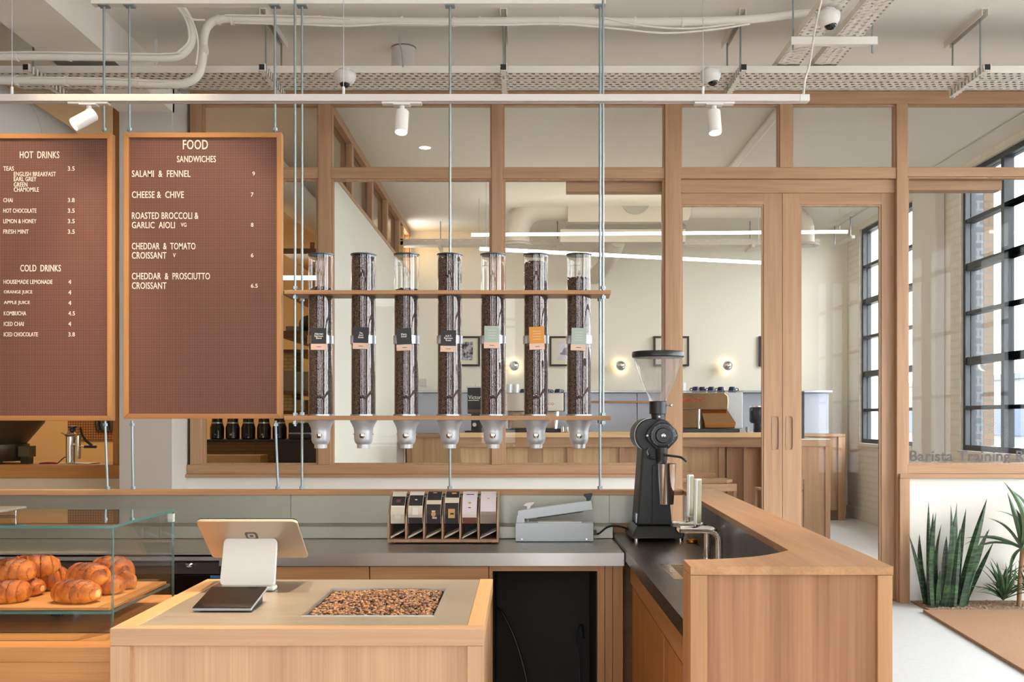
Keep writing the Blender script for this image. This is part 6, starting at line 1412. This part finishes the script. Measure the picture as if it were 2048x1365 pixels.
# ------------------------------------------------------------------ roastery behind the left glazing
ORANGE = plain('orange_lit_wall', (214, 164, 92), .8)  # orange of the lamp light put into a wall colour
STRIPW = glow('led_warm', (1.0, .84, .56), 12.0)
LL = 10.0
for k, (yv_, x1_) in enumerate(((441, 234), (511, 234), (556, 700))):
    z = Z(yv_, LL)
    t = line_light((X(-150, LL), LL, z), (X(x1_, LL), LL, z), 'warm linear light in the roastery seen between the menu boards, ' + ('top one', 'middle one', 'lowest and longest one')[k], (.05, .95), ZT, STRIPW, .02, 'warm linear lights in the roastery')
    l = bpy.data.lights.new('lamp', 'AREA'); l.shape = 'RECTANGLE'; l.size = 2.2; l.size_y = .04; l.energy = 12; l.color = (1, .74, .42)
    o = bpy.data.objects.new('lamp', l); COL.objects.link(o); o.parent = t; o.location = (1.3, -.0, -.03); o.visible_camera = True
# rack of shelves
t = T('shelf_rack', 'tall dark wood shelf rack in the roastery seen beside the food board', 'shelf rack', (-1.9, 9.5, 0))
xa_, xb_ = X(566, 9.5), XI - .12
for v, th_ in ((508, .05), (590, .035), (677, .07), (706, .03), (789, .03), (829, .03)):
    z = Z(v, 9.5); P('shelf', MB().box(xa_, xb_, 9.5, 10.7, z, z + th_), DARKX, t)
for x_ in (xa_, xb_ - .04): P('upright', MB().box(x_, x_ + .04, 10.7, 10.74, 0, 3.2), DARKX, t)
P('upright', MB().box(xb_ - .04, xb_ - .002, 9.46, 9.499, 0, 3.2), DARKX, t)
def zz_(v, d=9.6): return Z(v, d)
CARDB = plain('beige_box', (196, 168, 116), .8, var=.12); BOXW = plain('grey_box', (150, 140, 124), .7)
DRAW = bricks('small_drawers', (196, 172, 122), (186, 160, 110), (156, 132, 92), .09, .032, 'xz', ms=.004)
for a, b, v0_, v1_, mt, lab, sh in ((567, 590, 745, 704, DRAW, 'stack of small beige drawers on the rack beside the food board', 789), (566, 620, 787, 748, BOXW, 'grey storage box on the rack beside the food board', 789), (567, 588, 828, 792, DRAW, 'beige drawer box on the lowest rack shelf', 829), (592, 612, 828, 806, CARDB, 'cardboard box on the lowest rack shelf', 829)):
    s_top = Z(sh, 9.5) + .03 + .0005; h_ = (v0_ - v1_) * 9.6 / F
    if sh == 789 and v0_ == 745: s_top = s_top + (787 - 748) * 9.6 / F + .001
    O('storage_box', MB().box(X(a, 9.6), X(b, 9.6), 9.56, 9.95, s_top, s_top + h_), mt, lab, 'box', 'boxes on the roastery rack', .004)
zq2 = Z(677, 9.5) + .0705
O('paper_stack', MB().box(X(572, 9.6), X(600, 9.6), 9.58, 9.9, zq2, zq2 + .05), plain('grey_paper', (150, 144, 132), .8), 'grey folded stack on the middle rack shelf', 'stack', bev=.006)
O('dark_bag', MB().sph((X(612, 9.6), 9.75, zq2 + .085), .09, (1.1, 1, .92)), plain('dark_sack', (58, 42, 30), .8), 'dark sack on the middle rack shelf', 'sack')
O('roastery_duct', MB().tube([(X(540, 9), 9.0, Z(345, 9)), (X(600, 10.5), 10.5, Z(410, 10.5)), (X(660, 12.1), 12.1, Z(460, 12.1))], .16, 24), plain('pale_duct', (206, 196, 180), .5), 'slanting pale duct in the roastery right of the food board', 'duct')
# brewer counter
yq2 = 8.6; bx_ = lambda v: X(v, yq2); bz_ = lambda v: Z(v, yq2)
t = T('brew_counter', 'brown counter with drawers in the roastery below the food board', 'counter', (bx_(510), yq2, 0))
zk2 = bz_(880)
P('top', MB().box(X(395, yq2), XI - .13, yq2, yq2 + .6, zk2 - .02, zk2), BLACK, t, .002)
P('drawer_bank', MB().box(X(395, yq2), bx_(548), yq2 + .02, yq2 + .58, 0, zk2 - .0205), bricks('drawer_bank', (122, 92, 52), (112, 84, 46), (92, 68, 38), .55, .03, 'xz', ms=.004), t)
P('dark_cabinet', MB().box(bx_(549), XI - .13, yq2 + .02, yq2 + .58, 0, zk2 - .0205), plain('dark_cabinet', (48, 36, 28), .4), t)
CARAFE = plain('dark_glass', (20, 20, 20), .08)
for k, v in enumerate((420, 452, 484, 516, 548)):
    x_ = bx_(v); y_ = yq2 + .2
    t = T('coffee_jug', 'glossy black jug on the roastery counter below the food board, ' + ('first', 'second', 'third', 'fourth', 'fifth')[k] + ' from left', 'jug', (x_, y_, zk2), 'black jugs on the roastery counter')
    P('body', MB().lathe((x_, y_, zk2 + .0005), [(.05, 0), (.06, .01), (.06, .10), (.045, .14), (.045, .18), (.001, .182)], n=24, cap=False), CARAFE, t)
    P('metal_ring', MB().lathe((x_, y_, zk2 + .135), [(.046, 0), (.049, 0), (.049, .012), (.046, .012)], n=24, cap=False), SATIN, t)
    P('indicator', MB().box(x_ - .008, x_ + .008, y_ - .062, y_ - .058, zk2 + .035, zk2 + .048), plain('blue_lamp' if k % 2 == 0 else 'amber_lamp', (70, 80, 170) if k % 2 == 0 else (210, 170, 110), .4), t)
t = T('coffee_brewer', 'black coffee brewer with a chrome strip in the roastery left of the dispenser shelves', 'brewer', (bx_(605), yq2 + .1, zk2))
P('body', MB().box(bx_(572), bx_(640), yq2 + .08, yq2 + .5, zk2 + .0005, bz_(846)), BLACK, t, .01); P('chrome_strip', MB().box(bx_(573), bx_(630), yq2 + .074, yq2 + .0795, bz_(869), bz_(866)), CHROME, t)
O('cardboard_box', MB().box(bx_(425), bx_(545), 8.2, 8.45, TF * 0 + .6, bz_(908)), plain('cardboard', (176, 136, 84), .8), 'flat brown cardboard box at the foot of the glazing below the food board', 'box', bev=.003)
S('trim_50', MB().box(bx_(380), XI - .13, 8.15, 8.5, 0, .599), DARKX)
# left opening
yo = 7.95; ox = lambda v: X(v, yo); oz = lambda v: Z(v, yo); zo = oz(929)
t = T('roastery_table', 'oak topped table in the roastery behind the left opening', 'table', (ox(60), yo, 0))
P('top', MB().box(-6.0, -2.95, yo - .25, yo + .5, zo - .05, zo), HONEYX, t, .003)
for x_ in (-5.9, -3.1): 
    for y_ in (yo - .2, yo + .4): P('leg', MB().box(x_, x_ + .06, y_, y_ + .06, 0, zo - .0505), HONEYZ, t)
PEG = gridboard('peg_board', (182, 124, 62), (110, 66, 28), .03)
O('peg_board', MB().box(X(115, 11.9), X(248, 11.9), 12.17, 12.198, Z(882, 11.9), Z(690, 11.9)), PEG, 'brown pegboard on the roastery wall behind the lever machine', 'pegboard')
for k, v in enumerate((176, 186, 196, 205)):
    O('hanging_tool', MB().tube([(X(v, 11.9), 12.15, Z(842, 11.9)), (X(v + 1, 11.9), 12.14, Z(852, 11.9)), (X(v + 3, 11.9), 12.14, Z(862, 11.9))], .03, 8), BLACK, 'dark tool hanging on the pegboard, ' + ('leftmost', 'second from left', 'second from right', 'rightmost')[k], 'tool', 'tools on the pegboard')
t = T('lever_machine', 'chrome lever espresso machine on the table in the left opening', 'espresso machine', (ox(140), yo, zo))
P('base', MB().box(ox(130), ox(187), yo - .08, yo + .12, zo, oz(926.5)), SATIN, t, .002)
P('boiler', MB().lathe((ox(141), yo, 0), [(.036, oz(926)), (.034, oz(924)), (.034, oz(874)), (.044, oz(871)), (.045, oz(869)), (.03, oz(864)), (.026, oz(863))], n=30), CHROME, t)
P('boiler_cap', MB().lathe((ox(145), yo, 0), [(.022, oz(863)), (.022, oz(858)), (.034, oz(856)), (.034, oz(853)), (.001, oz(852))], n=24, cap=False), BLACK, t)
P('side_handle', MB().tube([(ox(134), yo, oz(869)), (ox(127), yo, oz(868)), (ox(123), yo, oz(866))], .007, 8), CHROME, t)
P('group', MB().cyl((ox(159), yo - .02, oz(918)), (ox(159), yo - .02, oz(872)), .018).cyl((ox(149), yo, oz(890)), (ox(160), yo - .02, oz(890)), .014), CHROME, t)
P('gauge', MB().sph((ox(158.5), yo - .02, oz(916)), .016), CHROME, t)
P('lever', MB().tube([(ox(163), yo - .02, oz(856)), (ox(166), yo - .02, oz(870)), (ox(174), yo - .02, oz(882)), (ox(187), yo - .02, oz(892))], .010, 10), BLACK, t)
P('grip', MB().cyl((ox(172), yo - .03, oz(894)), (ox(196), yo - .03, oz(894)), .011), BLACK, t); P('arm', MB().cyl((ox(160), yo - .025, oz(893)), (ox(172), yo - .03, oz(894)), .007), CHROME, t)
P('cord', MB().tube([(ox(134), yo + .02, oz(913)), (ox(126), yo + .02, oz(916)), (ox(118), yo + .02, oz(923)), (ox(113), yo + .02, oz(927.6))], .004, 8, smooth=4), BLACK, t)
O('red_cloth', MB().sph((ox(103), yo - .05, zo + .008), .06, (1.2, .8, .2), 16, 8), plain('red_cloth', (150, 44, 40), .9, bump=.6, bscale=40), 'crumpled red cloth on the table in the left opening', 'cloth')
BROWNM = plain('roaster_brown', (76, 62, 46), .35, .5)
t = T('sample_roaster', 'dark brown machine with a tapering hopper at the left edge of the left opening', 'roaster', (ox(10), yo, zo))
P('hopper', MB().lathe((ox(-30), yo + .15, 0), [(.23, oz(888)), (.36, oz(846)), (.37, oz(835))], n=36, cap=False), BROWNM, t)
P('drum', MB().lathe((ox(-30), yo + .15, 0), [(.22, oz(924)), (.25, oz(912)), (.25, oz(890)), (.23, oz(888))], n=36), BROWNM, t)
P('side_box', MB().box(ox(33), ox(55), yo + .02, yo + .14, oz(915), oz(893)), plain('roaster_box', (92, 84, 70), .4, .5), t, .004); P('foot', MB().box(ox(36), ox(52), yo + .04, yo + .12, zo, oz(915.3)), BLACK, t); P('foot', MB().box(ox(-60), ox(-20), yo + .04, yo + .2, zo, oz(922)), BLACK, t)
